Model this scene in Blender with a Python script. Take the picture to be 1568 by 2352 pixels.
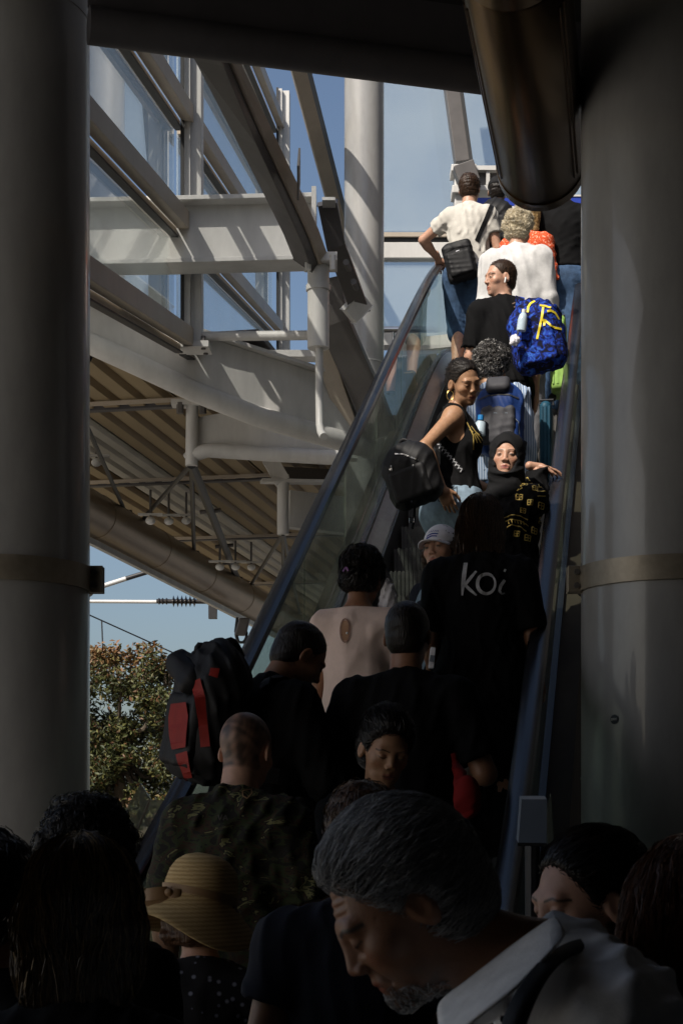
import bpy, math, random
import numpy as np
from mathutils import Vector, Matrix
from mathutils.bvhtree import BVHTree
from mathutils.kdtree import KDTree

for o in list(bpy.data.objects):
    bpy.data.objects.remove(o)
scene = bpy.context.scene
col = scene.collection
R_ = math.radians
random.seed(7)

# ------------------------------------------------------------------ camera
FPX, YH, CX, CZ = 3828.0, 1900.0, 784.0, 1.62      # focal length, horizon row, centre column (of a 1568 x 2352 picture), eye height
cam_d = bpy.data.cameras.new('camera')
cam = bpy.data.objects.new('camera', cam_d)
col.objects.link(cam)
cam.location = (0, 0, CZ)
cam.rotation_euler = (R_(90), 0, 0)
cam_d.sensor_fit = 'VERTICAL'
cam_d.sensor_height = 36
cam_d.sensor_width = 24
cam_d.lens = FPX / 2352 * 36
cam_d.shift_y = (YH - 1176) / 2352
cam_d.clip_start = 0.05
cam_d.clip_end = 3000
cam_d.dof.use_dof = True
cam_d.dof.focus_distance = 9.0
cam_d.dof.aperture_fstop = 20.0
scene.camera = cam

# ------------------------------------------------------------------ sky, sun, exposure
SUN = Vector((-0.47, -0.54, 0.70)).normalized()     # direction towards the sun
w = bpy.data.worlds.new('World')
scene.world = w
w.use_nodes = True
nt = w.node_tree
nt.nodes.clear()
sky = nt.nodes.new('ShaderNodeTexSky')
sky.sky_type = 'NISHITA'
sky.sun_disc = False
sky.sun_elevation = math.asin(SUN.z)
sky.sun_rotation = math.atan2(SUN.x, SUN.y) % (2 * math.pi)
sky.altitude = 0
sky.air_density = 1.0
sky.dust_density = 3.2
sky.ozone_density = 1.6
bg = nt.nodes.new('ShaderNodeBackground')
bg.inputs['Strength'].default_value = 0.105
out = nt.nodes.new('ShaderNodeOutputWorld')
nt.links.new(sky.outputs[0], bg.inputs[0])
nt.links.new(bg.outputs[0], out.inputs[0])
sun_d = bpy.data.lights.new('sun', 'SUN')
sun_d.energy = 5.0
sun_d.angle = R_(0.55)
sun_d.color = (1.0, 0.93, 0.83)
sun = bpy.data.objects.new('sun', sun_d)
col.objects.link(sun)
sun.rotation_euler = SUN.to_track_quat('Z', 'Y').to_euler()
sun.location = SUN * 60
scene.view_settings.view_transform = 'Standard'
scene.view_settings.look = 'None'
scene.view_settings.exposure = 0.12
scene.view_settings.gamma = 1
scene.view_settings.use_curve_mapping = False
scene.cycles.max_bounces = 6
scene.cycles.transparent_max_bounces = 16
scene.cycles.diffuse_bounces = 3
scene.cycles.sample_clamp_indirect = 4
scene.cycles.use_denoising = True

# ------------------------------------------------------------------ helpers
def P(x, y, D):
    """point seen at picture position (x, y) at depth D metres"""
    return Vector(((x - CX) / FPX * D, D, CZ + (YH - y) / FPX * D))

MATS = {}
def nodes(name):
    m = bpy.data.materials.new(name)
    m.use_nodes = True
    MATS[name] = m
    n = m.node_tree.nodes
    return m, n, m.node_tree.links, n['Principled BSDF']

def mat(name, rgb, rough=0.5, metal=0.0, vary=0.15, scale=8.0, bump=0.0, bscale=60.0, coat=0.0, spec=0.5, sheen=0.0, rgb2=None, stretch=None, bdist=.01):
    """plain surface: base colour broken up by noise, noise bump"""
    m, n, l, b = nodes(name)
    tc = n.new('ShaderNodeTexCoord')
    src = tc.outputs['Object']
    if stretch:
        mp = n.new('ShaderNodeMapping')
        mp.inputs['Scale'].default_value = stretch
        l.new(src, mp.inputs[0]); src = mp.outputs[0]
    nz = n.new('ShaderNodeTexNoise')
    nz.inputs['Scale'].default_value = scale
    nz.inputs['Detail'].default_value = 6
    nz.inputs['Roughness'].default_value = 0.65
    l.new(src, nz.inputs['Vector'])
    rp = n.new('ShaderNodeValToRGB')
    rp.color_ramp.elements[0].position = 0.3
    rp.color_ramp.elements[1].position = 0.7
    c1 = [c * (1 - vary) for c in rgb]
    c2 = list(rgb2) if rgb2 else [min(1, c * (1 + vary)) for c in rgb]
    rp.color_ramp.elements[0].color = (*c1, 1)
    rp.color_ramp.elements[1].color = (*c2, 1)
    l.new(nz.outputs[0], rp.inputs[0])
    l.new(rp.outputs[0], b.inputs['Base Color'])
    b.inputs['Roughness'].default_value = rough
    b.inputs['Metallic'].default_value = metal
    b.inputs['Coat Weight'].default_value = coat
    b.inputs['Specular IOR Level'].default_value = spec
    if sheen:
        b.inputs['Sheen Weight'].default_value = sheen
    if bump:
        n2 = n.new('ShaderNodeTexNoise')
        n2.inputs['Scale'].default_value = bscale
        n2.inputs['Detail'].default_value = 4
        l.new(src, n2.inputs['Vector'])
        bp = n.new('ShaderNodeBump')
        bp.inputs['Strength'].default_value = bump
        bp.inputs['Distance'].default_value = bdist
        l.new(n2.outputs[0], bp.inputs['Height'])
        l.new(bp.outputs[0], b.inputs['Normal'])
    return m

def glass_mat(name, tint, ior=1.5, rough=0.0, dust_haze=0.0, dust_haze_col=(.6, .6, .55)):
    """sheet glass: Fresnel mirror over tinted see-through, with a film of dust and painted haze"""
    m, n, l, b = nodes(name)
    n.remove(b)
    o = n['Material Output']
    lw = n.new('ShaderNodeLayerWeight')
    pw = n.new('ShaderNodeMath'); pw.operation = 'POWER'; pw.inputs[1].default_value = 5.0
    l.new(lw.outputs['Facing'], pw.inputs[0])
    fr = n.new('ShaderNodeMath'); fr.operation = 'MULTIPLY_ADD'
    f0 = ((ior - 1) / (ior + 1)) ** 2
    fr.inputs[1].default_value = 1 - f0; fr.inputs[2].default_value = f0
    l.new(pw.outputs[0], fr.inputs[0])
    tr = n.new('ShaderNodeBsdfTransparent'); tr.inputs[0].default_value = (*tint, 1)
    gl = n.new('ShaderNodeBsdfGlossy'); gl.inputs['Roughness'].default_value = rough
    gl.inputs['Color'].default_value = (.95, .97, .97, 1)
    mx = n.new('ShaderNodeMixShader')
    l.new(fr.outputs[0], mx.inputs[0]); l.new(tr.outputs[0], mx.inputs[1]); l.new(gl.outputs[0], mx.inputs[2])
    last = mx
    if dust_haze:
        tc = n.new('ShaderNodeTexCoord')
        nz = n.new('ShaderNodeTexNoise'); nz.inputs['Scale'].default_value = 1.3; nz.inputs['Detail'].default_value = 7
        l.new(tc.outputs['Object'], nz.inputs['Vector'])
        mr = n.new('ShaderNodeMapRange')
        mr.inputs[1].default_value = .3; mr.inputs[2].default_value = .8
        mr.inputs[3].default_value = dust_haze * .6; mr.inputs[4].default_value = dust_haze
        l.new(nz.outputs[0], mr.inputs[0])
        df = n.new('ShaderNodeBsdfDiffuse'); df.inputs[0].default_value = (*dust_haze_col, 1)
        m2 = n.new('ShaderNodeMixShader')
        l.new(mr.outputs[0], m2.inputs[0]); l.new(mx.outputs[0], m2.inputs[1]); l.new(df.outputs[0], m2.inputs[2])
        last = m2
    l.new(last.outputs[0], o.inputs[0])
    return m

def wpos(o):
    v = Vector((0, 0, 0))
    while o is not None:
        v += o.location
        o = o.parent
    return v

def thing(name, label, cat, loc=(0, 0, 0), group=None):
    o = bpy.data.objects.new(name, None)
    o.empty_display_size = 0.2
    o.location = loc
    col.objects.link(o)
    return tag(o, label, cat, group)

def tag(o, label, cat, group=None):
    o['label'] = label
    o['category'] = cat
    if group:
        o['group'] = group
    return o

def link(name, me, m, parent=None, kind=None, label=None):
    o = bpy.data.objects.new(name, me)
    if m is not None:
        if isinstance(m, str):
            m = MATS[m]
        if not me.materials:
            me.materials.append(m)
    col.objects.link(o)
    if parent is not None:
        o.parent = parent
        o.location = -wpos(parent)
    if kind:
        o['kind'] = kind
    if label:
        o['label'] = label
    return o

class MB:
    """collects vertices and faces in world space"""
    def __init__(s):
        s.v = []; s.f = []
    def add(s, vs, fs):
        n = len(s.v)
        s.v += [tuple(v) for v in vs]
        s.f += [tuple(i + n for i in f) for f in fs]
        return s
    def box(s, c, x, y, z):
        """centre and three half-axis vectors"""
        c, x, y, z = Vector(c), Vector(x), Vector(y), Vector(z)
        vs = [c + x * a + y * b + z * d for d in (-1, 1) for b in (-1, 1) for a in (-1, 1)]
        return s.add(vs, [(0, 2, 3, 1), (4, 5, 7, 6), (0, 1, 5, 4), (2, 6, 7, 3), (0, 4, 6, 2), (1, 3, 7, 5)])
    def abox(s, lo, hi):
        lo, hi = Vector(lo), Vector(hi)
        h = (hi - lo) / 2
        return s.box((lo + hi) / 2, (h.x, 0, 0), (0, h.y, 0), (0, 0, h.z))
    def bar(s, a, b, w, h, up=(0, 0, 1)):
        """rectangular bar from a to b: width w sideways, h along up"""
        a, b = Vector(a), Vector(b)
        d = (b - a)
        n = d.normalized()
        sd = n.cross(Vector(up)).normalized()
        u = sd.cross(n).normalized()
        return s.box((a + b) / 2, d / 2, sd * w / 2, u * h / 2)
    def sweep(s, pts, section, up=(0, 0, 1), cap=True, closed=True):
        """section: list of (side, up) offsets swept along pts"""
        pts = [Vector(p) for p in pts]
        up = Vector(up)
        n = len(section)
        vs, fs = [], []
        for i, p in enumerate(pts):
            t = (pts[min(i + 1, len(pts) - 1)] - pts[max(i - 1, 0)]).normalized()
            sd = t.cross(up)
            sd = sd.normalized() if sd.length > 1e-4 else Vector((1, 0, 0))
            u = sd.cross(t).normalized()
            sc = section[i] if isinstance(section[0][0], (list, tuple)) else section
            for (a, b) in sc:
                vs.append(p + sd * a + u * b)
        n = len(vs) // len(pts)
        for i in range(len(pts) - 1):
            for k in range(n if closed else n - 1):
                k2 = (k + 1) % n
                fs.append((i * n + k, i * n + k2, (i + 1) * n + k2, (i + 1) * n + k))
        if cap and closed:
            fs.append(tuple(range(n)))
            fs.append(tuple((len(pts) - 1) * n + k for k in reversed(range(n))))
        return s.add(vs, fs)
    def tube(s, pts, r, seg=12, cap=True):
        pts = [Vector(p) for p in pts]
        rs = r if isinstance(r, (list, tuple)) else [r] * len(pts)
        sec = [[(math.cos(2 * math.pi * k / seg) * q, math.sin(2 * math.pi * k / seg) * q) for k in range(seg)] for q in rs]
        d = pts[-1] - pts[0]
        up = (0, 0, 1) if abs(d.normalized().z) < .95 else (0, 1, 0)
        return s.sweep(pts, sec, up, cap)
    def sphere(s, c, r, nu=10, nv=7):
        c = Vector(c)
        rr = Vector(r) if hasattr(r, '__len__') else Vector((r, r, r))
        vs, fs = [c + Vector((0, 0, rr.z))], []
        for j in range(1, nv):
            a = math.pi * j / nv
            for i in range(nu):
                b = 2 * math.pi * i / nu
                vs.append(c + Vector((rr.x * math.sin(a) * math.cos(b), rr.y * math.sin(a) * math.sin(b), rr.z * math.cos(a))))
        vs.append(c - Vector((0, 0, rr.z)))
        for i in range(nu):
            fs.append((0, 1 + i, 1 + (i + 1) % nu))
            for j in range(nv - 2):
                p = 1 + j * nu
                fs.append((p + i, p + nu + i, p + nu + (i + 1) % nu, p + (i + 1) % nu))
            p = 1 + (nv - 2) * nu
            fs.append((p + i, len(vs) - 1, p + (i + 1) % nu))
        return s.add(vs, fs)
    def mesh(s, name, smooth=False):
        me = bpy.data.meshes.new(name)
        me.from_pydata(s.v, [], s.f)
        if smooth:
            me.shade_smooth()
            me.set_sharp_from_angle(angle=R_(40))
        me.update()
        return me
    def build(s, name, m, parent=None, smooth=False, kind=None, bevel=0, label=None):
        o = link(name, s.mesh(name, smooth), m, parent, kind, label)
        if bevel:
            b = o.modifiers.new('bevel', 'BEVEL')
            b.width = bevel; b.segments = 2; b.limit_method = 'ANGLE'
        return o

# ------------------------------------------------------------------ materials of the place
mat('white_steel', (.58, .57, .55), .42, vary=.13, scale=5, bump=.08, bscale=60, stretch=(1, 1, .3))
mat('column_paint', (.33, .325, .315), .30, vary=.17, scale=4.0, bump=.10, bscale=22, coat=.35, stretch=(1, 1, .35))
mat('tan_and_bounce_paint', (.42, .36, .29), .5, vary=.1, scale=3)  # on the transoms the tan is warm bounce light put into the colour
mat('dark_and_shade_paint', (.075, .072, .078), .5, vary=.2, scale=3, bump=.05)  # on the grey girder its shade is put into this dark colour
mat('dark_strut', (.10, .092, .088), .45, vary=.2, scale=4)
mat('duct_metal', (.11, .07, .033), .27, metal=.9, vary=.25, scale=2.5, stretch=(1, .2, 1))  # warm brown streaky reflections are put into the bronze colour
mat('gasket', (.02, .02, .021), .6)
mat('rust_clamp', (.30, .26, .20), .45, metal=.5, vary=.3, scale=6, bump=.1)
mat('rubber', (.013, .013, .015), .24, vary=.2, scale=5, bump=.06, bscale=140)
mat('deck_metal', (.34, .34, .35), .34, metal=.85, vary=.12, scale=4, stretch=(8, 1, 8))
mat('skirt_black', (.012, .012, .013), .35, vary=.3)
mat('step_metal', (.12, .115, .11), .5, metal=.7, vary=.25, scale=12, bump=.1)
mat('cladding', (.05, .040, .030), .7, metal=.0, vary=.3, scale=1.5, spec=.15)
mat('concrete', (.20, .19, .175), .85, vary=.2, scale=1.2, bump=.2, bscale=30)
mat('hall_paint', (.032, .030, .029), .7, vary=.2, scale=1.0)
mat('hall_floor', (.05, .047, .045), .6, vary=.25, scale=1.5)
mat('soffit_tan', (.30, .225, .125), .6, vary=.12, scale=1.6, bump=.05, stretch=(1, .3, 1))
mat('soffit_pale', (.58, .55, .48), .55, vary=.1, scale=2)
mat('gutter_metal', (.24, .175, .105), .38, metal=.35, vary=.22, scale=2.6, bump=.08, stretch=(1, .25, 1))
mat('chrome', (.55, .55, .55), .15, metal=1.0, vary=.05)
mat('ceramic', (.03, .026, .024), .25)
mat('black_steel', (.018, .018, .02), .5)
mat('blue_sign', (.015, .045, .35), .4, vary=.05)
mat('panel_grey', (.17, .20, .24), .35, vary=.08, scale=4)
mat('terrain_soil', (.17, .14, .085), .95, vary=.4, scale=1.5, bump=.5, bscale=9)
glass_mat('facade_glass', (.94, .955, .955), 1.38, 0.0, .24, (.60, .68, .70))  # film raised and tinted grey-teal as painted haze that pales the sky
glass_mat('rail_glass', (.86, .92, .88), 1.55, 0.004, .15, (.45, .47, .40))  # dust film thickened to stand in for streaky reflections
mat('bounce_pale', (.46, .44, .40), .8, vary=.12, scale=2, bump=.1)  # pale colour chosen to reflect sunlight into the near area
glass_mat('guard_plastic', (.80, .82, .80), 1.5, 0.02, .60, (.75, .74, .70))
# ================================================================== escalator frame
A_ESC = math.atan2(1449 - CX, FPX)
U = Vector((math.sin(A_ESC), math.cos(A_ESC), 0))       # uphill, horizontal
V = Vector((math.cos(A_ESC), -math.sin(A_ESC), 0))      # to the right
O_ESC = Vector((0.0836, 10.0, 0))                       # foot of the left handrail where it is 10 m away
TAN = math.tan(R_(30))
WID = 1.24
S_BOT, S_TOP = -5.234, 5.0                              # where the nosing line meets the two floors
Z_TOP = (S_TOP - S_BOT) * TAN
def E(s, w_, z):
    return O_ESC + U * s + V * w_ + Vector((0, 0, z))
def esc_sw(p):
    q = Vector((p[0], p[1], 0)) - O_ESC
    return q.dot(U), q.dot(V)
def ramp(s, soft=.55):
    """nosing line with eased ends"""
    def sp(x):
        return soft * math.log1p(math.exp(x / soft)) if x / soft < 30 else x
    return TAN * (sp(s - S_BOT) - sp(s - S_TOP))
STEP_RUN = .3464
def tread_z(s):
    k = math.floor((s - S_BOT) / STEP_RUN)
    return max(0.0, min(k * .2, Z_TOP))
def ground_z(p):
    s, w_ = esc_sw(p)
    if s > S_BOT - .1 and -.05 < w_ < WID + .05:
        return tread_z(s)
    return 0.0 if s < 3 else Z_TOP

# ================================================================== ground, hall floor, roof, unseen light blockers
MB().abox((-400, -200, -.25), (400, 900, -.02)).build('ground', 'concrete', kind='structure')
MB().abox((-4.2, -5, -.018), (3.2, 8.2, 0)).build('hall_floor', 'hall_floor', kind='structure')
# embankment beyond the tracks
tb = MB()
NX, NY = 26, 14
rnd = random.Random(3)
for j in range(NY):
    for i in range(NX):
        x = -46 + 44.8 * i / (NX - 1)
        y = 20 + 60 * j / (NY - 1)
        z = -.1 + 1.78 * min(1, j / 2.0) + (rnd.uniform(-.06, .06) if j > 1 else 0)
        tb.v.append((x, y, z))
for j in range(NY - 1):
    for i in range(NX - 1):
        a = j * NX + i
        tb.f.append((a, a + 1, a + NX + 1, a + NX))
tb.build('terrain', 'terrain_soil', kind='structure', smooth=True)

# the front edge of the hall roof runs from left to right, a little away from us
BL, BR = P(207, 58, 6.75), P(1095, 172, 7.2)
bd = (BR - BL); bd.z = 0; bd = bd / bd.x
def edge(x, z, back=0.0):
    q = BL + bd * (x - BL.x)
    return Vector((x, q.y - back, z))
ZB = BL.z                                             # axis of the bottom chord
ZR = CZ + 3.53
for lo in ([Vector((-5.6, 2.9, ZR)), Vector((5, 2.9, ZR)), Vector((5, -5, ZR)), Vector((-5.6, -5, ZR))],
           [edge(-2.0, ZR, .02), edge(5, ZR, .02), Vector((5, 2.904, ZR)), Vector((-2.0, 2.904, ZR))]):
    r = MB()
    up = [v + Vector((0, 0, .12)) for v in lo]
    r.add(lo + up, [(3, 2, 1, 0), (4, 5, 6, 7), (0, 1, 5, 4), (1, 2, 6, 5), (2, 3, 7, 6), (3, 0, 4, 7)])
    r.build('hall_roof', 'hall_paint', kind='structure')
MB().abox((3.3, -5, -.02), (3.5, 19, 11)).build('sky_block_wall', 'hall_paint', kind='structure')  # unseen wall, extended to keep sky reflections off the right glass
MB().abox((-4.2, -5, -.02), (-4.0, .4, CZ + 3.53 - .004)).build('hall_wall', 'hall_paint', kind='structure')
MB().abox((-26, -14, -.016), (-4.6, 16, -.004)).build('bounce_ground', 'bounce_pale', kind='structure')  # unseen pale ground added to bounce sunlight in from the left
MB().abox((-9, -6, CZ + 7.0), (-2.3, 4.25, CZ + 7.12)).build('sun_block_slab', 'hall_paint', kind='structure')  # unseen slab added to block the sun above the roof opening
MB().abox((-9, 7.4, CZ + 5.0), (-2.5, 13.0, CZ + 5.12)).build('shade_slab', 'dark_and_shade_paint', kind='structure')  # out of view, added to cast shade on the left steelwork
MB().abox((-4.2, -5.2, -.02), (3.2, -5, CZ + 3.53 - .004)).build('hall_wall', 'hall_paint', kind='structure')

t = thing('roof_edge_girder', 'shade-darkened steel girder with a round bottom chord across the top of the picture', 'girder', edge(-1, ZB))
MB().tube([edge(-1.022, ZB), edge(1.25, ZB)], .075, 20).build('bottom_chord', 'dark_and_shade_paint', t, smooth=True)
wv = [edge(-1.024, ZB + .065, .0), edge(1.28, ZB + .065, .0), edge(1.28, ZR + .118), edge(-1.024, ZR + .118)]
wb = [v + Vector((0, -.016, 0)) for v in wv]
MB().add(wv + wb, [(0, 1, 2, 3), (7, 6, 5, 4), (0, 4, 5, 1), (1, 5, 6, 2), (2, 6, 7, 3), (3, 7, 4, 0)]).build('web_plate', 'dark_and_shade_paint', t)

# ================================================================== the two big round columns
def big_column(cx, D, rad, label, lug_side):
    c = Vector(((cx - CX) / FPX * D, D, 0))
    t = thing('steel_column', label, 'column', c, 'big round columns flanking the escalator')
    top = ZR + .5
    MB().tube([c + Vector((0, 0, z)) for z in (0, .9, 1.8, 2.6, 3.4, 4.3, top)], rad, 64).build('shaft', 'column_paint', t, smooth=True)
    MB().tube([c + Vector((0, 0, z)) for z in (0, .02)], rad + .06, 48).build('base_plate', 'dark_and_shade_paint', t)
    zc = CZ + (YH - 1332) / FPX * D
    ring = MB()
    n = 64
    for k in range(n):
        a = 2 * math.pi * k / n
        for (rr, dz) in ((rad + .001, -.05), (rad + .014, -.05), (rad + .014, .05), (rad + .001, .05)):
            ring.v.append((c.x + rr * math.cos(a), c.y + rr * math.sin(a), zc + dz))
    for k in range(n):
        k2 = (k + 1) % n
        for j in range(4):
            j2 = (j + 1) % 4
            ring.f.append((k * 4 + j, k2 * 4 + j, k2 * 4 + j2, k * 4 + j2))
    rg = ring.build('clamp_ring', 'rust_clamp', t, smooth=True)
    lx = c.x + lug_side * (rad + .026)
    for dy in (-.022, .022):
        MB().abox((lx - .036, c.y + dy - .008, zc - .056), (lx + .036, c.y + dy + .008, zc + .056)).build('clamp_lug', 'rust_clamp', rg, bevel=.003)
    for dz in (-.028, .028):
        MB().tube([(lx, c.y - .05, zc + dz), (lx, c.y + .05, zc + dz)], .012, 8).build('bolt', 'dark_strut', rg)
    wz = CZ + 3.38 if lug_side > 0 else CZ + .2
    MB().tube([c + Vector((0, 0, wz)), c + Vector((0, 0, wz + .012))], rad + .0025, 64).build('weld_seam', 'column_paint', t, smooth=True)
    return t, c
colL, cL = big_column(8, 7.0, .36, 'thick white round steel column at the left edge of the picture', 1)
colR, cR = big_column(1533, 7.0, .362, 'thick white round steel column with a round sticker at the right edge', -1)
# sticker on the right column
sp = P(1388, 1661, 7.0)
ang = math.atan2(-(math.sqrt(max(0, .3635 ** 2 - (sp.x - cR.x) ** 2))), sp.x - cR.x)
st = MB(); tx = []
nrm = Vector((math.cos(ang), math.sin(ang), 0)); tg = Vector((-math.sin(ang), math.cos(ang), 0))
sc_ = Vector((cR.x, cR.y, sp.z)) + nrm * .3645
for k in range(28):
    a = 2 * math.pi * k / 28
    st.v.append(sc_ + tg * .0195 * math.cos(a) + Vector((0, 0, .0195 * math.sin(a))))
for k in range(28):
    st.v.append(Vector(st.v[k]) + nrm * .0012)
st.f += [tuple(range(28, 56))] + [(k, (k + 1) % 28, 28 + (k + 1) % 28, 28 + k) for k in range(28)]
mat('sticker_ink', (.012, .02, .028), .5)
mat('sticker_white', (.75, .74, .70), .5)
stk = tag(link('sticker', st.mesh('sticker'), 'sticker_ink'), 'small round black sticker with white lettering stuck on the right column', 'sticker')
def text_mesh(body, size, org, xd, yd, m, parent, name='lettering', extrude=.0006, align='CENTER'):
    cu = bpy.data.curves.new('txt', 'FONT')
    cu.body = body; cu.size = size; cu.align_x = align; cu.align_y = 'CENTER'; cu.extrude = extrude; cu.offset = size * .012
    ob = bpy.data.objects.new('txt', cu)
    me = bpy.data.meshes.new_from_object(ob)
    bpy.data.objects.remove(ob); bpy.data.curves.remove(cu)
    xd = Vector(xd).normalized(); yd = Vector(yd).normalized(); zd = xd.cross(yd)
    M = Matrix((xd, yd, zd)).transposed().to_4x4()
    M.translation = Vector(org)
    me.transform(M)
    me.materials.clear()
    return link(name, me, m, parent)
text_mesh('DIECI', .0125, sc_ + nrm * .0022, tg, (0, 0, 1), 'sticker_white', stk)

# ================================================================== hanging duct above the escalator
t = thing('hanging_duct', 'long dark glossy round duct hanging above the escalator', 'duct', P(1243, 395, 7.8))
Dn = 7.8
r_d = .203
e1 = P(1243, 388, Dn)
e0 = e1 - U * 6.0
n = 40
def duct_ring(c, rr):
    return [c + V * rr * math.cos(2 * math.pi * k / n) + Vector((0, 0, rr * math.sin(2 * math.pi * k / n))) for k in range(n)]
def lathe_along(mb, stations):
    base = len(mb.v)
    for (c, rr) in stations:
        mb.v += [tuple(v) for v in duct_ring(c, rr)]
    for i in range(len(stations) - 1):
        for k in range(n):
            k2 = (k + 1) % n
            mb.f.append((base + i * n + k, base + i * n + k2, base + (i + 1) * n + k2, base + (i + 1) * n + k))
    mb.f.append(tuple(base + k for k in reversed(range(n))))
    mb.f.append(tuple(base + (len(stations) - 1) * n + k for k in range(n)))
lathe = MB(); lathe_along(lathe, [(e0, r_d), (e1 - U * 1.95, r_d)]); lathe.build('duct_section', 'duct_metal', t, smooth=True)
lathe = MB(); lathe_along(lathe, [(e1 - U * 1.94, r_d - .004), (e1 - U * 1.93, r_d), (e1 - U * .11, r_d), (e1 - U * .10, r_d - .004)]); lathe.build('duct_section', 'duct_metal', t, smooth=True)
lathe = MB(); lathe_along(lathe, [(e1 - U * .098, r_d + .004), (e1 - U * .02, r_d + .004), (e1, r_d - .012)]); lathe.build('end_cap', 'duct_metal', t, smooth=True)
for a in (205, 212, 322, 329):
    dv = V * math.cos(R_(a)) + Vector((0, 0, math.sin(R_(a))))
    MB().tube([e1 - U * 1.8 + dv * r_d, e1 - U * .2 + dv * r_d], .006, 6).build('seam_rib', 'duct_metal', t, smooth=True)
for s_ in (-1.0, -3.2):
    MB().tube([e1 + U * s_ + Vector((0, 0, r_d - .01)), Vector(((e1 + U * s_).x, (e1 + U * s_).y, ZR + .004 if s_ < -1.5 else ZR + .9))], .012, 8).build('hanger_rod', 'black_steel', t)

# ================================================================== escalator
esc = thing('escalator', 'narrow escalator crowded with people, glass sides and black handrails', 'escalator', E(S_BOT, WID / 2, 0))
# steps, one mesh shared; local origin on the tread's front edge
sm = MB()
nr = 38
w0, w1 = .14, 1.10
rise, run = .2, STEP_RUN
prof = []
for k in range(nr * 2 + 1):
    ww = w0 + (w1 - w0) * k / (nr * 2)
    prof.append((ww, .006 if k % 2 else 0.0))
def step_face(f0, f1, swap):
    pass
vs, fs = [], []
for k in range(len(prof) - 1):
    wa, wb_ = prof[k][0], prof[k + 1][0]
    g = .007 if k % 2 else 0.0
    base = len(vs)
    # tread strip then riser strip, grooves recessed
    vs += [V * wa + U * run + Vector((0, 0, -g)), V * wb_ + U * run + Vector((0, 0, -g)),
           V * wb_ + U * g + Vector((0, 0, -g)), V * wa + U * g + Vector((0, 0, -g)),
           V * wb_ + U * (g + .012) + Vector((0, 0, -rise)), V * wa + U * (g + .012) + Vector((0, 0, -rise))]
    fs += [(0 + base, 3 + base, 2 + base, 1 + base), (3 + base, 5 + base, 4 + base, 2 + base)]
sm.add(vs, fs)
step_me = sm.mesh('step')
nsteps = int((S_TOP - S_BOT) / STEP_RUN) + 1
for k in range(nsteps + 1):
    s0 = S_BOT + k * STEP_RUN
    o = link('step', step_me, 'step_metal', esc)
    o.location = E(s0, 0, k * .2 if k * .2 < Z_TOP else Z_TOP) - wpos(esc)
# landings
MB().box(E(S_BOT - .75, WID / 2, -.002), U * .7, V * .5, Vector((0, 0, .012))).build('comb_plate', 'deck_metal', esc)
MB().box(E(S_TOP + 1.2, WID / 2, Z_TOP - .06), U * 1.05, V * .5, Vector((0, 0, .06))).build('comb_plate', 'deck_metal', esc)
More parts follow.
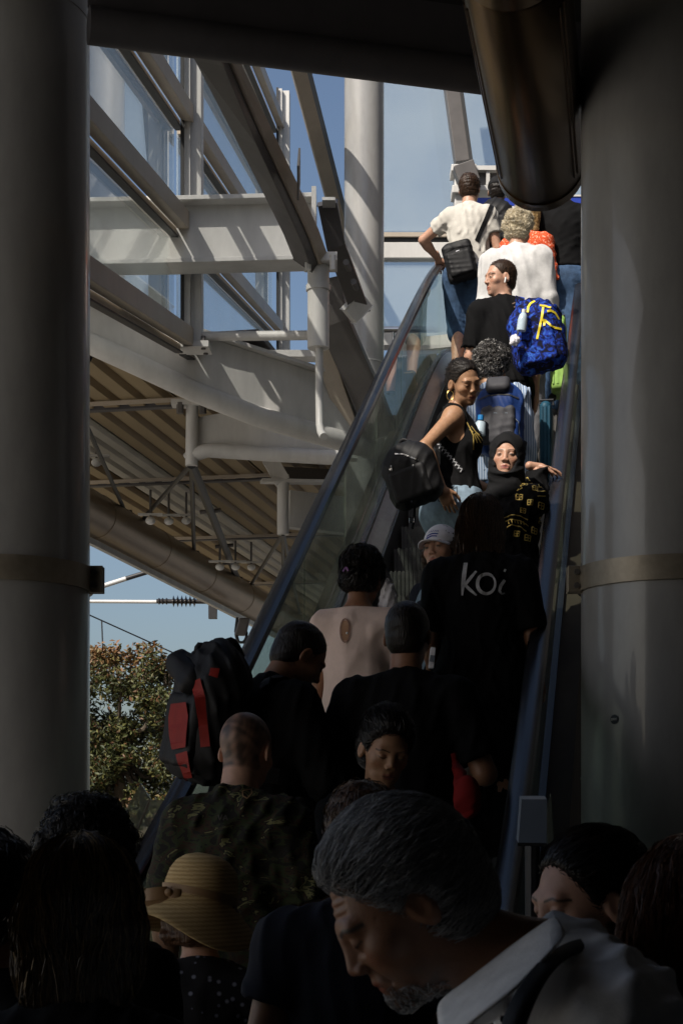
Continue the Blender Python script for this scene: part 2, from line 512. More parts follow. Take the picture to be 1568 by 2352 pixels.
# balustrades
srange = [S_BOT - 1.15 + i * .12 for i in range(int((S_TOP + 1.5 - S_BOT + 1.15) / .12) + 1)]
HR = .97
def path(w_, dz, ss):
    return [E(s, w_, ramp(s) + dz) for s in ss]
for side, wc in ((-1, 0.0), (1, WID)):
    sg = 1 if side < 0 else -1                            # towards the inside
    # handrail: C-shaped rubber band with newel ends
    pts = path(wc, HR, srange)
    a0 = pts[0]; nb_ = []
    for k in range(1, 9):
        a = math.pi * k / 9
        nb_.append(a0 + U * (-.33 * math.sin(a)) + Vector((0, 0, -.33 * (1 - math.cos(a)))))
    a1 = pts[-1]; nt_ = []
    for k in range(1, 9):
        a = math.pi * k / 9
        nt_.append(a1 + U * (.33 * math.sin(a)) + Vector((0, 0, -.33 * (1 - math.cos(a)))))
    full = list(reversed(nb_)) + pts + nt_
    sec = [(-.040, -.012), (-.044, .004), (-.036, .020), (-.018, .027), (.018, .027), (.036, .020), (.044, .004), (.040, -.012), (.028, -.016), (.028, -.004), (-.028, -.004), (-.028, -.016)]
    mb = MB()
    vs, fs = [], []
    for i, p_ in enumerate(full):
        tv = (full[min(i + 1, len(full) - 1)] - full[max(i - 1, 0)]).normalized()
        upv = V.cross(tv).normalized()
        for (a, b) in sec:
            vs.append(p_ + V * a + upv * b)
    m_ = len(sec)
    for i in range(len(full) - 1):
        for k in range(m_):
            k2 = (k + 1) % m_
            fs.append((i * m_ + k, i * m_ + k2, (i + 1) * m_ + k2, (i + 1) * m_ + k))
    mb.add(vs, fs)
    mb.build('handrail', 'rubber', esc, smooth=True)
    MB().sweep(path(wc, HR - .022, srange), [(-.02, -.012), (.02, -.012), (.02, .010), (-.02, .010)]).build('handrail_guide', 'deck_metal', esc)
    # glass panels
    gs = srange[::10] + [srange[-1]]
    for i in range(len(gs) - 1):
        ss = [gs[i] + .008 + (gs[i + 1] - gs[i] - .016) * q / 6 for q in range(7)]
        mb = MB()
        for s in ss:
            for (ww, z) in ((-.006, .20), (.006, .20), (.006, HR - .036), (-.006, HR - .036)):
                mb.v.append(E(s, wc + ww, ramp(s) + z))
        for q in range(6):
            for k in range(4):
                k2 = (k + 1) % 4
                mb.f.append((q * 4 + k, q * 4 + k2, q * 4 + 4 + k2, q * 4 + 4 + k))
        mb.f += [(0, 1, 2, 3), (27, 26, 25, 24)]
        mb.build('glass_panel', 'rail_glass', esc)
    # dark moulding at the foot of the glass, sloping inner deck, black skirt
    MB().sweep(path(wc, .195, srange), [(-.022, -.02), (.022, -.02), (.022, .018), (-.022, .018)]).build('glass_moulding', 'rubber', esc, smooth=True)
    d1 = MB()
    for s in srange:
        z = ramp(s)
        d1.v += [E(s, wc + sg * .021, z + .185), E(s, wc + sg * .112, z + .075), E(s, wc + sg * .112, z + .055), E(s, wc + sg * .021, z + .165)]
    for i in range(len(srange) - 1):
        for k in range(4):
            d1.f.append((i * 4 + k, i * 4 + (k + 1) % 4, i * 4 + 4 + (k + 1) % 4, i * 4 + 4 + k))
    d1.build('inner_deck', 'deck_metal', esc)
    MB().sweep(path(wc + sg * .118, -.03, srange), [(-.006, -.14), (.006, -.14), (.006, .105), (-.006, .105)]).build('skirt_panel', 'skirt_black', esc)
    # outside: deck and cladding of the truss
    MB().sweep(path(wc - sg * .075, .165, srange), [(-.055, -.012), (.055, -.012), (.055, .012), (-.055, .012)]).build('outer_deck', 'cladding', esc)
    ss = srange[::12] + [srange[-1]]
    for i in range(len(ss) - 1):
        a, b = ss[i] + .006, ss[i + 1] - .006
        if max(ramp(a), ramp(b)) < .12:
            continue
        mb = MB()
        for s in (a, b):
            lo_ = max(-.0, ramp(s) - .95)
            for ww in (.118, .124):
                mb.v += [E(s, wc - sg * ww, lo_), E(s, wc - sg * ww, ramp(s) + .155)]
        mb.f += [(0, 4, 5, 1), (2, 3, 7, 6), (0, 2, 6, 4), (1, 5, 7, 3), (0, 1, 3, 2), (4, 6, 7, 5)]
        mb.build('cladding_panel', 'cladding', esc)
# truss soffit
ss = [s for s in srange if ramp(s) > .97]
mb = MB()
for s in ss:
    mb.v += [E(s, -.115, ramp(s) - .96), E(s, WID + .115, ramp(s) - .96)]
for i in range(len(ss) - 1):
    mb.f.append((i * 2, i * 2 + 1, i * 2 + 3, i * 2 + 2))
mb.build('truss_soffit', 'cladding', esc)

# upper landing
lp = [E(S_TOP + .1, -3.2, 0), E(S_TOP + .1, -.14, 0), E(S_TOP + 8, -.14, 0), E(S_TOP + 8, -3.2, 0)]
def slab(poly, z0, z1):
    mb = MB(); n_ = len(poly)
    mb.v = [(p_.x, p_.y, z0) for p_ in poly] + [(p_.x, p_.y, z1) for p_ in poly]
    mb.f = [tuple(range(n_)), tuple(range(2 * n_ - 1, n_ - 1, -1))] + [(k, n_ + k, n_ + (k + 1) % n_, (k + 1) % n_) for k in range(n_)]
    return mb
slab([E(S_TOP + 2.3, -1.2, 0), E(S_TOP + 2.3, 4, 0), E(S_TOP + 9, 4, 0), E(S_TOP + 9, -1.2, 0)], Z_TOP - .3, Z_TOP - .004).build('upper_landing', 'concrete', kind='structure')

# ================================================================== glass facade on the left
WX0, WSL = -1.65, .0525
def FW(D, c, slope=.2):
    """point on the facade plane at depth D on sloping line c"""
    return Vector((WX0 + WSL * D, D, CZ + c + slope * D))
fac = thing('glass_facade', 'tall glass facade with sloping transoms and white posts, blue sky behind', 'glass wall', FW(11.3, 1.1))
fd = Vector((WSL, 1, 0)).normalized(); fn = Vector((fd.y, -fd.x, 0))
D_POST = [6.9, 11.3, 18.3]
CS = [1.06, 1.81, 2.56, 3.31, 4.06]
for D in D_POST[1:]:
    w_ = .115 if D < 12 else .13
    b0, b1 = FW(D, 1.02) + fn * .06, FW(D, 4.4) + fn * .06
    b1.x, b1.y = b0.x, b0.y
    MB().box((b0 + b1) / 2, fn * w_ / 2, fd * w_ / 2, (b1 - b0) / 2).build('post', 'white_steel', fac, bevel=.006)
    MB().box((b0 + b1) / 2 - fn * .035, fn * .022, fd * (w_ / 2 + .05), (b1 - b0) / 2).build('post_profile', 'white_steel', fac)
    for dd in (-.055, -.125):
        MB().box((b0 + b1) / 2 - fn * .06 + fd * dd * 1.1 , fn * .012, fd * .008, (b1 - b0) / 2).build('gasket_strip', 'gasket', fac)
    MB().box(b0 + Vector((0, 0, -.03)), fn * .11, fd * .10, Vector((0, 0, .02))).build('foot_bracket', 'white_steel', fac)
    for q in (-1, 1):
        MB().tube([b0 + fd * .06 * q + Vector((0, 0, -.06)) + fn * .07, b0 + fd * .06 * q + Vector((0, 0, .03)) + fn * .07], .016, 6).build('bolt', 'dark_strut', fac)
for c in CS:
    for i in range(len(D_POST) - 1):
        a, b = FW(D_POST[i] + .08, c), FW(D_POST[i + 1] - .08, c)
        MB().bar(a + fn * .03, b + fn * .03, .075, .115).build('transom', 'tan_and_bounce_paint', fac, bevel=.005)
        MB().bar(a - fn * .045 + Vector((0, 0, -.075)), b - fn * .045 + Vector((0, 0, -.075)), .045, .05).build('glazing_bar', 'tan_and_bounce_paint', fac)
        MB().bar(a - fn * .03 + Vector((0, 0, -.107)), b - fn * .03 + Vector((0, 0, -.107)), .05, .012).build('gasket_strip', 'gasket', fac)
        MB().bar(a + Vector((0, 0, .067)), b + Vector((0, 0, .067)), .05, .016).build('gasket_strip', 'panel_grey', fac)
for i in range(len(CS) - 1):
    for j in range(len(D_POST) - 1):
        a, b = D_POST[j] + .09, D_POST[j + 1] - .09
        mb = MB()
        for off in (-.075, -.063):
            mb.v += [FW(a, CS[i] + .04) + fn * off, FW(b, CS[i] + .04) + fn * off, FW(b, CS[i + 1] - .04) + fn * off, FW(a, CS[i + 1] - .04) + fn * off]
        mb.f += [(0, 1, 2, 3), (7, 6, 5, 4), (0, 4, 5, 1), (1, 5, 6, 2), (2, 6, 7, 3), (3, 7, 4, 0)]
        mb.build('pane', 'facade_glass', fac)

# end wall of glass behind the top of the escalator
ew = thing('glass_end_wall', 'glass wall with a white cross bar behind the top of the escalator', 'glass wall', P(980, 560, 17))
def rect(mb, x0, x1, y0, y1, D, th):
    a, b = P(x0, y1, D), P(x1, y0, D)
    return mb.abox((a.x, D, a.z), (b.x, D + th, b.z))
rect(MB(), 840, 1500, 556, 592, 17.0, .14).build('transom', 'white_steel', ew, bevel=.005)
rect(MB(), 840, 1500, 545, 554, 17.02, .1).build('gasket_strip', 'gasket', ew)
rect(MB(), 840, 1500, 533, 543, 16.99, .12).build('transom_cap', 'tan_and_bounce_paint', ew)
rect(MB(), 840, 1500, -60, 531, 17.05, .014).build('pane', 'facade_glass', ew)
rect(MB(), 840, 1500, 594, 760, 17.05, .014).build('pane', 'facade_glass', ew)
rect(MB(), 840, 1500, 762, 792, 16.98, .2).build('sill', 'white_steel', ew)
MB().bar(P(1020, 60, 16.4), P(1064, 378, 16.4), .17, .2, (0, -1, 0)).build('leaning_post', 'dark_strut', ew, bevel=.006)
MB().bar(P(1038, 60, 16.3), P(1082, 378, 16.3), .03, .05, (0, -1, 0)).build('gasket_strip', 'gasket', ew)

# white bracket post at the top
bp_ = thing('bracket_post', 'white steel post with flared brackets at the head of the escalator', 'post', P(1060, 500, 16))
for (x0, x1, y0, y1, m) in ((1044, 1086, 388, 640, 'white_steel'), (1036, 1094, 376, 392, 'white_steel'), (1038, 1100, 424, 442, 'white_steel')):
    rect(MB(), x0, x1, y0, y1, 16.0 - (.05 if x1 > 1090 else 0), .26).build('post_body' if m == 'white_steel' and y1 > 600 else 'flange_plate', m, bp_, bevel=.008)
rect(MB(), 1090, 1300, 380, 390, 16.0, .2).build('arm_flange', 'white_steel', bp_)
rect(MB(), 1090, 1300, 392, 424, 16.08, .05).build('arm_web', 'dark_strut', bp_)
rect(MB(), 1090, 1300, 425, 436, 16.0, .2).build('arm_flange', 'white_steel', bp_)
for x in (1116, 1170):
    rect(MB(), x, x + 8, 391, 424, 16.02, .07).build('stiffener', 'white_steel', bp_)
MB().bar(P(1062, 380, 15.9), P(1078, 425, 15.9), .2, .16, (0, -1, 0)).build('post_shoe', 'dark_strut', bp_, bevel=.01)

sg_ = MB(); rect(sg_, 1085, 1420, 452, 486, 16.6, .05)
so = tag(link('hanging_sign', sg_.mesh('hanging_sign'), 'blue_sign'), 'blue information sign behind the heads at the top of the escalator', 'sign')
rect(MB(), 1085, 1420, 447, 451, 16.59, .06).build('sign_edge', 'white_steel', so)

# chrome guard rail seen through the glass on the upper floor
gr = thing('guard_rail', 'thin chrome guard rail on the upper floor seen through the escalator glass', 'railing', P(960, 800, 16))
MB().tube([P(880, 757, 16), P(1010, 757, 16)], .03, 10).build('top_rail', 'chrome', gr, smooth=True)
for x in (903, 963):
    MB().tube([P(x, 757, 16), P(x, 800, 16)], .014, 8).build('baluster', 'chrome', gr, smooth=True)

# round column in the middle
c = P(836, 900, 14.6); rad = 45.5 / FPX * 14.6
t = thing('round_column', 'slender white round column between the glass walls', 'column', (c.x, c.y, 0))
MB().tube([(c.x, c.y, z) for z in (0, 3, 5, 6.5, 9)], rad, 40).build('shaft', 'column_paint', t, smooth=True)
zz = P(0, 838, 14.6).z
MB().tube([(c.x, c.y, zz), (c.x, c.y, zz + .012)], rad + .004, 40).build('weld_seam', 'white_steel', t, smooth=True)
# ================================================================== steelwork at left
def isec(h, w_, tf, tw):
    return [(-w_/2, -h/2), (w_/2, -h/2), (w_/2, -h/2+tf), (tw/2, -h/2+tf), (tw/2, h/2-tf), (w_/2, h/2-tf), (w_/2, h/2), (-w_/2, h/2), (-w_/2, h/2-tf), (-tw/2, h/2-tf), (-tw/2, -h/2+tf), (-w_/2, -h/2+tf)]
t = thing('steel_i_beam', 'white steel I-beam with sunlit web and diagonal shadows at upper left', 'beam', P(450, 545, 11))
MB().sweep([P(60, 549, 11.0), P(722, 533, 11.06)], isec(.44, .24, .03, .022)).build('beam_body', 'white_steel', t, bevel=.003)
pl = P(716, 533, 11.0)
MB().abox((pl.x, 10.86, pl.z - .25), (pl.x + .03, 11.2, pl.z + .25)).build('end_plate', 'white_steel', t)

# curved box strut coming from the upper left
def box_sec(w_, h):
    return [(-w_/2, -h/2), (w_/2, -h/2), (w_/2, h/2), (-w_/2, h/2)]
t = thing('box_strut', 'dark angled box strut with a tan underside descending from the roof girder', 'strut', P(735, 592, 10.9))
pp = [(410, -80, 7.75), (505, 120, 8.6), (590, 300, 9.4), (672, 470, 10.2), (702, 535, 10.55), (724, 594, 10.9)]
MB().sweep([P(*q) for q in pp], [[(a * q[2] / 10.9, b * .6) for (a, b) in ((-.065, -.1), (.02, -.1), (.02, .1), (-.065, .1))] for q in pp], up=(0, -1, 0)).build('strut_body', 'tan_and_bounce_paint', t, bevel=.006)
MB().sweep([P(*q) for q in pp], [[(a * q[2] / 10.9, b * .6) for (a, b) in ((.021, -.2), (.085, -.2), (.085, .07), (.021, .07))] for q in pp], up=(0, -1, 0)).build('web_side', 'dark_strut', t, bevel=.004)
MB().abox(P(736, 612, 10.95) - Vector((.11, .12, 0)), P(736, 592, 10.95) + Vector((.11, .12, 0))).build('foot_plate', 'white_steel', t, bevel=.004)
for dx in (-.08, .08):
    q = P(736, 606, 10.86) + Vector((dx, -.06, 0))
    MB().tube([q + Vector((0, 0, .035)), q - Vector((0, 0, .06))], .02, 6).build('bolt', 'white_steel', t)
MB().bar(P(686, 360, 9.66), P(686, 440, 9.9), .012, .14, (0, -1, 0)).build('splice_plate', 'dark_strut', t)

t = thing('lower_strut', 'short dark bolted strut leaning against the round middle column', 'strut', P(830, 720, 11.8))
MB().sweep([P(752, 465, 11.2), P(770, 560, 11.35), P(826, 712, 11.8)], box_sec(.10, .13), up=(.8, -.3, .4)).build('strut_body', 'dark_strut', t, bevel=.006)
MB().bar(P(740, 465, 11.1), P(770, 465, 11.1), .14, .02, (0, 0, 1)).build('cap_plate', 'white_steel', t)
for (x, y, D) in ((801, 618, 11.4), (818, 662, 11.5)):
    MB().tube([P(x, y, D) + Vector((-.02, -.14, 0)), P(x, y, D) + Vector((0, .0, 0))], .022, 6).build('bolt', 'dark_strut', t)
MB().sweep([P(806, 690, 11.72), P(832, 722, 11.78)], box_sec(.17, .1), up=(0, -1, 0)).build('shoe', 'white_steel', t, bevel=.006)

t = thing('diagonal_brace', 'tan and dark diagonal brace running down behind the escalator handrail', 'strut', P(845, 900, 12.2))
MB().sweep([P(748, 640, 11.9), P(768, 740, 12.0), P(850, 925, 12.3), P(880, 1000, 12.4)], box_sec(.12, .22), up=(.8, -.3, .4)).build('strut_body', 'dark_strut', t, bevel=.006)
MB().sweep([P(735, 760, 12.2), P(768, 870, 12.3), P(812, 1000, 12.45)], box_sec(.16, .13), up=(.8, -.3, .4)).build('flange', 'tan_and_bounce_paint', t, bevel=.006)

# drain pipe
t = thing('drain_pipe', 'white vertical drain pipe with a thin hooked tail below the strut', 'pipe', P(730, 1000, 10.9))
MB().tube([P(731, 612, 10.95), P(731, 800, 10.95)], 25 / FPX * 10.95, 24).build('sleeve', 'white_steel', t, smooth=True)
MB().tube([P(731, 656, 10.95), P(731, 668, 10.95)], 28.5 / FPX * 10.95, 24).build('collar', 'white_steel', t, smooth=True)
MB().tube([P(733, 798, 10.95), P(733, 900, 10.95), P(734, 975, 10.95), P(737, 993, 10.9), P(743, 1003, 10.84)], 9 / FPX * 10.95, 12).build('tail_pipe', 'white_steel', t, smooth=True)

# big tapered beam with tubular lower flange
t = thing('tapered_beam', 'long white tapered beam with a rounded lower flange sloping down to the right', 'beam', P(450, 830, 12))
upl = [(100, 672), (205, 688), (275, 706), (463, 770), (594, 813), (754, 864), (830, 892)]
lol = [(100, 742), (205, 786), (318, 838), (444, 897), (585, 953), (791, 1013), (850, 1030)]
dep = [11.4, 11.5, 11.6, 11.8, 12.0, 12.3, 12.45]
mb = MB()
for (a, b, D) in zip(upl, lol, dep):
    mb.v += [P(*a, D), P(*a, D) + Vector((0, .09, 0)), P(*b, D) + Vector((0, .09, 0)), P(*b, D)]
for i in range(len(dep) - 1):
    for k in range(4):
        mb.f.append((i * 4 + k, i * 4 + (k + 1) % 4, i * 4 + 4 + (k + 1) % 4, i * 4 + 4 + k))
mb.f += [(0, 1, 2, 3), (27, 26, 25, 24)]
mb.build('web', 'white_steel', t, smooth=True)
MB().tube([P(*b, D) + Vector((0, .02, 0)) for b, D in zip(lol, dep)], .075, 18).build('lower_flange', 'white_steel', t, smooth=True)
MB().sweep([P(*a, D) + Vector((0, .04, .012)) for a, D in zip(upl, dep)], box_sec(.2, .024)).build('upper_flange', 'white_steel', t)

t = thing('horizontal_pipe', 'thin white horizontal pipe behind the drain pipe', 'pipe', P(600, 772, 11.3))
MB().tube([P(440, 773, 11.3), P(716, 770, 11.15)], .032, 14).build('pipe_body', 'white_steel', t, smooth=True)
MB().bar(P(596, 818, 12.6), P(760, 818, 12.6), .16, .05).build('ledge', 'white_steel', t)
t = thing('corner_gusset', 'grey bolted gusset plate under the I-beam by the left column', 'bracket', P(230, 680, 11.3))
MB().bar(P(180, 600, 11.2), P(240, 690, 11.3), .04, .30, (0, -1, 0)).build('plate', 'white_steel', t)
MB().tube([P(220, 640, 11.0), P(220, 640, 11.3)], .022, 6).build('bolt', 'dark_strut', t)
MB().bar(P(236, 640, 11.6), P(360, 735, 12.1), .12, .32, (.5, -.5, .8)).build('strut_body', 'white_steel', t)

# sloping beam against the second glass plane on the right of the posts
t = thing('sloping_glazing_bar', 'tan sloping glazing bar left of the slender round column', 'beam', P(760, 560, 16))
MB().sweep([P(664, 80, 13.6), P(800, 600, 16.6)], box_sec(.10, .12), up=(.8, -.3, .4)).build('bar_body', 'tan_and_bounce_paint', t, bevel=.005)
MB().sweep([P(688, 80, 13.6), P(820, 600, 16.6)], box_sec(.03, .04), up=(.8, -.3, .4)).build('gasket_strip', 'panel_grey', t)

# canopy bracket
t = thing('canopy_bracket', 'white canopy bracket with a dropped end post holding the tie rods', 'bracket', P(450, 1060, 13.5))
mb = MB()
for (x, y) in ((427, 970), (470, 955), (540, 944), (640, 940), (820, 962), (820, 1052), (760, 1046), (600, 1040), (500, 1034), (470, 1036), (436, 1052)):
    mb.v.append(P(x, y, 13.5))
n_ = len(mb.v)
mb.v += [v + Vector((0, .16, 0)) for v in mb.v]
mb.f += [tuple(range(n_)), tuple(range(2 * n_ - 1, n_ - 1, -1))] + [(k, n_ + k, n_ + (k + 1) % n_, (k + 1) % n_) for k in range(n_)]
mb.build('bracket_web', 'white_steel', t)
MB().tube([P(433, 1056, 13.48), P(445, 1044, 13.46), P(478, 1034, 13.46), P(600, 1042, 13.46), P(780, 1052, 13.46)], .06, 12).build('lower_flange', 'white_steel', t, smooth=True)
MB().tube([P(442, 925, 13.45), P(440, 1070, 13.45)], .05, 14).build('end_post', 'white_steel', t, smooth=True)
for x in (414, 466):
    MB().tube([P(x, 925, 13.4), P(x, 950, 13.4)], .03, 6).build('bolt', 'dark_strut', t)
MB().bar(P(395, 927, 13.45), P(490, 930, 13.45), .14, .04).build('cap_plate', 'white_steel', t)
t = thing('canopy_post', 'short white hanging post at the rear of the canopy', 'post', P(650, 1225, 15.5))
MB().tube([P(650, 1090, 15.5), P(650, 1228, 15.5)], .055, 16).build('post_body', 'white_steel', t, smooth=True)
MB().bar(P(618, 1052, 15.5), P(650, 1108, 15.5), .14, .12, (0, -1, 0)).build('shoulder', 'white_steel', t)
MB().bar(P(600, 1105, 15.45), P(760, 1108, 15.6), .12, .03).build('cap_plate', 'white_steel', t)
t = thing('canopy_cross_beam', 'grey cross beam under the canopy behind the bracket post', 'beam', P(720, 1180, 16))
MB().bar(P(640, 1090, 16.2), P(820, 1100, 16.6), .2, .12).build('beam_body', 'dark_strut', t)
MB().bar(P(660, 1170, 15.9), P(830, 1190, 16.2), .12, .35).build('side_plate', 'white_steel', t)

# ================================================================== platform canopy: soffit, gutter, rods
G0, G1 = P(60, 1096, 14.4), P(690, 1448, 25.2)
gd = (G1 - G0); gd.z = 0; gd.normalize(); gp = Vector((gd.y, -gd.x, 0))
can = thing('platform_canopy', 'platform canopy with tan corrugated soffit panels and dark joints', 'canopy', P(400, 1100, 16))
zs = CZ + 3.55
y0 = G0 + gp * -.1
bays = [(-1.5, -.15), (-.05, 2.85), (2.95, 6.2), (6.3, 10), (10.1, 14)]
for bi, (a, b) in enumerate(bays):
    # ribs run along the gutter; the bay is cut by dark purlins
    lim = 2.5
    for pi, (w0, w1, mname) in enumerate(((-1.3, -.62, 'soffit_pale'), (-.6, .08, 'soffit_tan'), (.10, .62, 'soffit_pale'), (.64, 1.55, 'soffit_tan'), (1.57, 2.5, 'soffit_tan'))):
        if w0 > lim: continue
        w1 = min(w1, lim)
        mb = MB()
        nr_ = max(3, int((w1 - w0) / .2)) if pi else 3
        k = 0; pr = []
        for q in range(nr_):
            ww = w0 + (w1 - w0) * q / nr_; d = (w1 - w0) / nr_
            pr += [(ww, 0), (ww + d * .55, 0), (ww + d * .68, .05), (ww + d * .9, .05)]
        pr.append((w1, 0))
        for s in (a, b):
            mb.v += [(y0 + gd * s + gp * ww + Vector((0, 0, zs - G0.z + z))) for (ww, z) in pr]
        m_ = len(pr)
        mb.f += [(k, k + 1, m_ + k + 1, m_ + k) for k in range(m_ - 1)]
        mb.build('soffit_panel', mname, can)
    MB().bar(y0 + gd * (b + .05) + gp * -1.3 + Vector((0, 0, zs - G0.z + .03)), y0 + gd * (b + .05) + gp * lim + Vector((0, 0, zs - G0.z + .03)), .08, .09).build('purlin', 'dark_and_shade_paint', can)
    MB().bar(y0 + gd * (b - .25) + gp * -1.3 + Vector((0, 0, zs - G0.z - .03)), y0 + gd * (b - .25) + gp * lim + Vector((0, 0, zs - G0.z - .03)), .03, .03).build('service_pipe', 'tan_and_bounce_paint', can)
# roof sheet over the soffit keeps the sky out
for (sa, sb, lw) in ((-1.55, 14.2, 2.55),):
    mb = MB()
    q0, q1 = y0 + gd * sa - gp * 1.35, y0 + gd * sb - gp * 1.35
    lw += 1.35
    mb.v += [q0 + Vector((0, 0, zs - G0.z + .12)), q1 + Vector((0, 0, zs - G0.z + .12)), q1 + gp * lw + Vector((0, 0, zs - G0.z + .12)), q0 + gp * lw + Vector((0, 0, zs - G0.z + .12))]
    mb.v += [Vector(v) + Vector((0, 0, .04)) for v in mb.v[:4]]
    mb.f += [(0, 1, 2, 3), (7, 6, 5, 4), (0, 4, 5, 1), (1, 5, 6, 2), (2, 6, 7, 3), (3, 7, 4, 0)]
    mb.build('roof_sheet', 'dark_and_shade_paint', can)

t = thing('gutter_pipe', 'fat rusty tan gutter pipe under the canopy edge, with joint rings', 'pipe', P(400, 1290, 19))
gseg = []
L = (G1 - G0).length
gax = (G1 - G0).normalized()
for i in range(6):
    a, b = G0 + gax * (L * i / 6 + .015), G0 + gax * (L * (i + 1) / 6 - .015)
    MB().tube([a, b], .215, 28).build('pipe_section', 'gutter_metal', t, smooth=True)
    MB().tube([b - gax * .05, b + gax * .08], .219, 28).build('joint_ring', 'gutter_metal', t, smooth=True)
MB().bar(G0 + Vector((0, 0, -.26)) - gp * .02, G1 + Vector((0, 0, -.26)) - gp * .02, .05, .06).build('drip_edge', 'white_steel', t)
def gut(x):
    """point on top of the gutter at picture column x"""
    best = min((G0 + gax * (L * k / 400) for k in range(401)), key=lambda q: abs(CX + FPX * q.x / q.y - x))
    return best + Vector((0, 0, .2))
bA = P(440, 1066, 13.46); bB = P(650, 1226, 15.5); bC = P(196, 970, 12.5)
for (a, gx, rr) in ((bC, 290, .02), (bA, 322, .02), (bA, 446, .022), (bA, 547, .042), (bB, 573, .02), (bB, 650, .02), (bB, 690, .02)):
    o = MB().tube([a, gut(gx)], rr, 8)
    g_ = gut(gx)
    lab = {290: 'thin tie rod by the left column going down to the gutter', 322: 'thin tie rod slanting left from the bracket to the gutter', 446: 'thin tie rod hanging straight down from the bracket', 547: 'thick dark tie rod with clamps slanting right from the bracket', 573: 'thin tie rod slanting left from the short rear post', 650: 'thin tie rod hanging straight down from the rear post', 690: 'thin tie rod slanting right from the rear post behind the handrail'}[gx]
    tr = thing('tie_rod', lab, 'rod', g_, 'tie rods between canopy and gutter')
    o.build('rod', 'black_steel', tr, smooth=True)
    MB().box(g_ + Vector((0, 0, .0)), (.06, 0, 0), (0, .03, 0), (0, 0, .035)).build('lug', 'dark_strut', tr)
    if rr > .03:
        for q in (.3, .6, .78):
            c_ = a.lerp(g_, q)
            MB().tube([c_ - Vector((.1, 0, .01)), c_ + Vector((.1, 0, .01))], .022, 6).build('clamp', 'dark_strut', tr)
# little lamps along the pale strip
mat('lamp_white', (.8, .8, .78), .3)
for i, (x, y) in enumerate(((222, 1062), (346, 1196), (388, 1197), (428, 1196), (505, 1302), (541, 1302), (577, 1303))):
    c_ = P(x, y, 15.5 + i * .7)
    lp_ = thing('canopy_lamp', ['lone small white lamp under the canopy by the left column', 'leftmost lamp of the middle trio under the canopy', 'middle lamp of the middle trio under the canopy', 'rightmost lamp of the middle trio under the canopy', 'leftmost lamp of the lowest trio under the canopy', 'middle lamp of the lowest trio under the canopy', 'rightmost lamp of the lowest trio under the canopy'][i], 'lamp', c_, 'small lamps under the canopy')
    MB().sphere(c_, (.05, .05, .04)).build('globe', 'lamp_white', lp_, smooth=True)
    MB().tube([c_ + Vector((0, 0, .03)), c_ + Vector((0, 0, .3))], .012, 6).build('stem', 'dark_strut', lp_)
    MB().bar(c_ + Vector((-.12, 0, .06)), c_ + Vector((.12, 0, .06)), .05, .02).build('shade', 'white_steel', lp_)

# ================================================================== catenary: mast, arms with insulator, wires
t = thing('catenary_mast', 'black catenary mast hanging below the gutter with an insulated arm', 'mast', P(489, 1421, 26))
MB().bar(P(489, 1150, 26), P(489, 1421, 26), .13, .13, (0, -1, 0)).build('mast_body', 'black_steel', t)
MB().tube([P(478, 1383, 26), P(150, 1381, 26.2)], .028, 10).build('arm', 'white_steel', t, smooth=True)
for i, x in enumerate([366, 374, 383] + [399 + 9.5 * k for k in range(6)]):
    r0 = .055 if x < 390 else .095
    MB().tube([P(x - 3, 1381, 26), P(x, 1381, 26), P(x + 3, 1381, 26)], [.035, r0, .035], 14).build('insulator_disc', 'ceramic', t, smooth=True)
MB().tube([P(360, 1381, 26), P(480, 1382, 26)], .036, 10).build('insulator_core', 'ceramic', t, smooth=True)
for (x, y) in ((470, 1288), (512, 1286), (522, 1212)):
    MB().tube([P(x - 12, y, 25.9), P(x + 12, y, 25.9)], .035, 6).build('clamp', 'black_steel', t)
t = thing('stay_tube', 'thin striped stay tube rising to the gutter above the insulated arm', 'tube', P(226, 1348, 25))
MB().tube([P(150, 1374, 25), P(290, 1329, 25)], .035, 10).build('lower_tube', 'white_steel', t, smooth=True)
MB().tube([P(290, 1329, 25), P(352, 1310, 25)], .035, 10).build('upper_tube', 'black_steel', t, smooth=True)
t = thing('overhead_wire', 'upper overhead contact wire sloping across the sky', 'wire', P(203, 1414, 27))
MB().tube([P(120, 1374, 27), P(300, 1455, 28), P(470, 1532, 29)], .012, 6).build('wire', 'black_steel', t)
MB().tube([P(234, 1426, 27.4), P(237, 1496, 27.4)], .012, 6).build('dropper', 'black_steel', t)
t = thing('overhead_wire', 'lower overhead wire just above the tree top', 'wire', P(203, 1488, 27))
MB().tube([P(120, 1452, 27), P(240, 1498, 27.4), P(470, 1580, 29)], .012, 6).build('wire', 'black_steel', t)
t = thing('cable_loop', 'black coiled cable loop hanging from the end of the gutter', 'cable', P(553, 1470, 21))
ring = []
for k in range(17):
    a = -.6 + 5.2 * k / 16
    ring.append(P(554 + 13 * math.cos(a), 1452 + 24 * math.sin(a), 21))
MB().tube(ring, .018, 6).build('cable', 'black_steel', t, smooth=True)
MB().tube([P(545, 1418, 21), P(541, 1450, 21), P(548, 1474, 21), P(562, 1476, 21)], .018, 6).build('cable', 'black_steel', t, smooth=True)
MB().box(P(557, 1440, 21), (.07, 0, 0), (0, .06, 0), (.03, 0, .11)).build('clamp_block', 'dark_strut', t, bevel=.02)

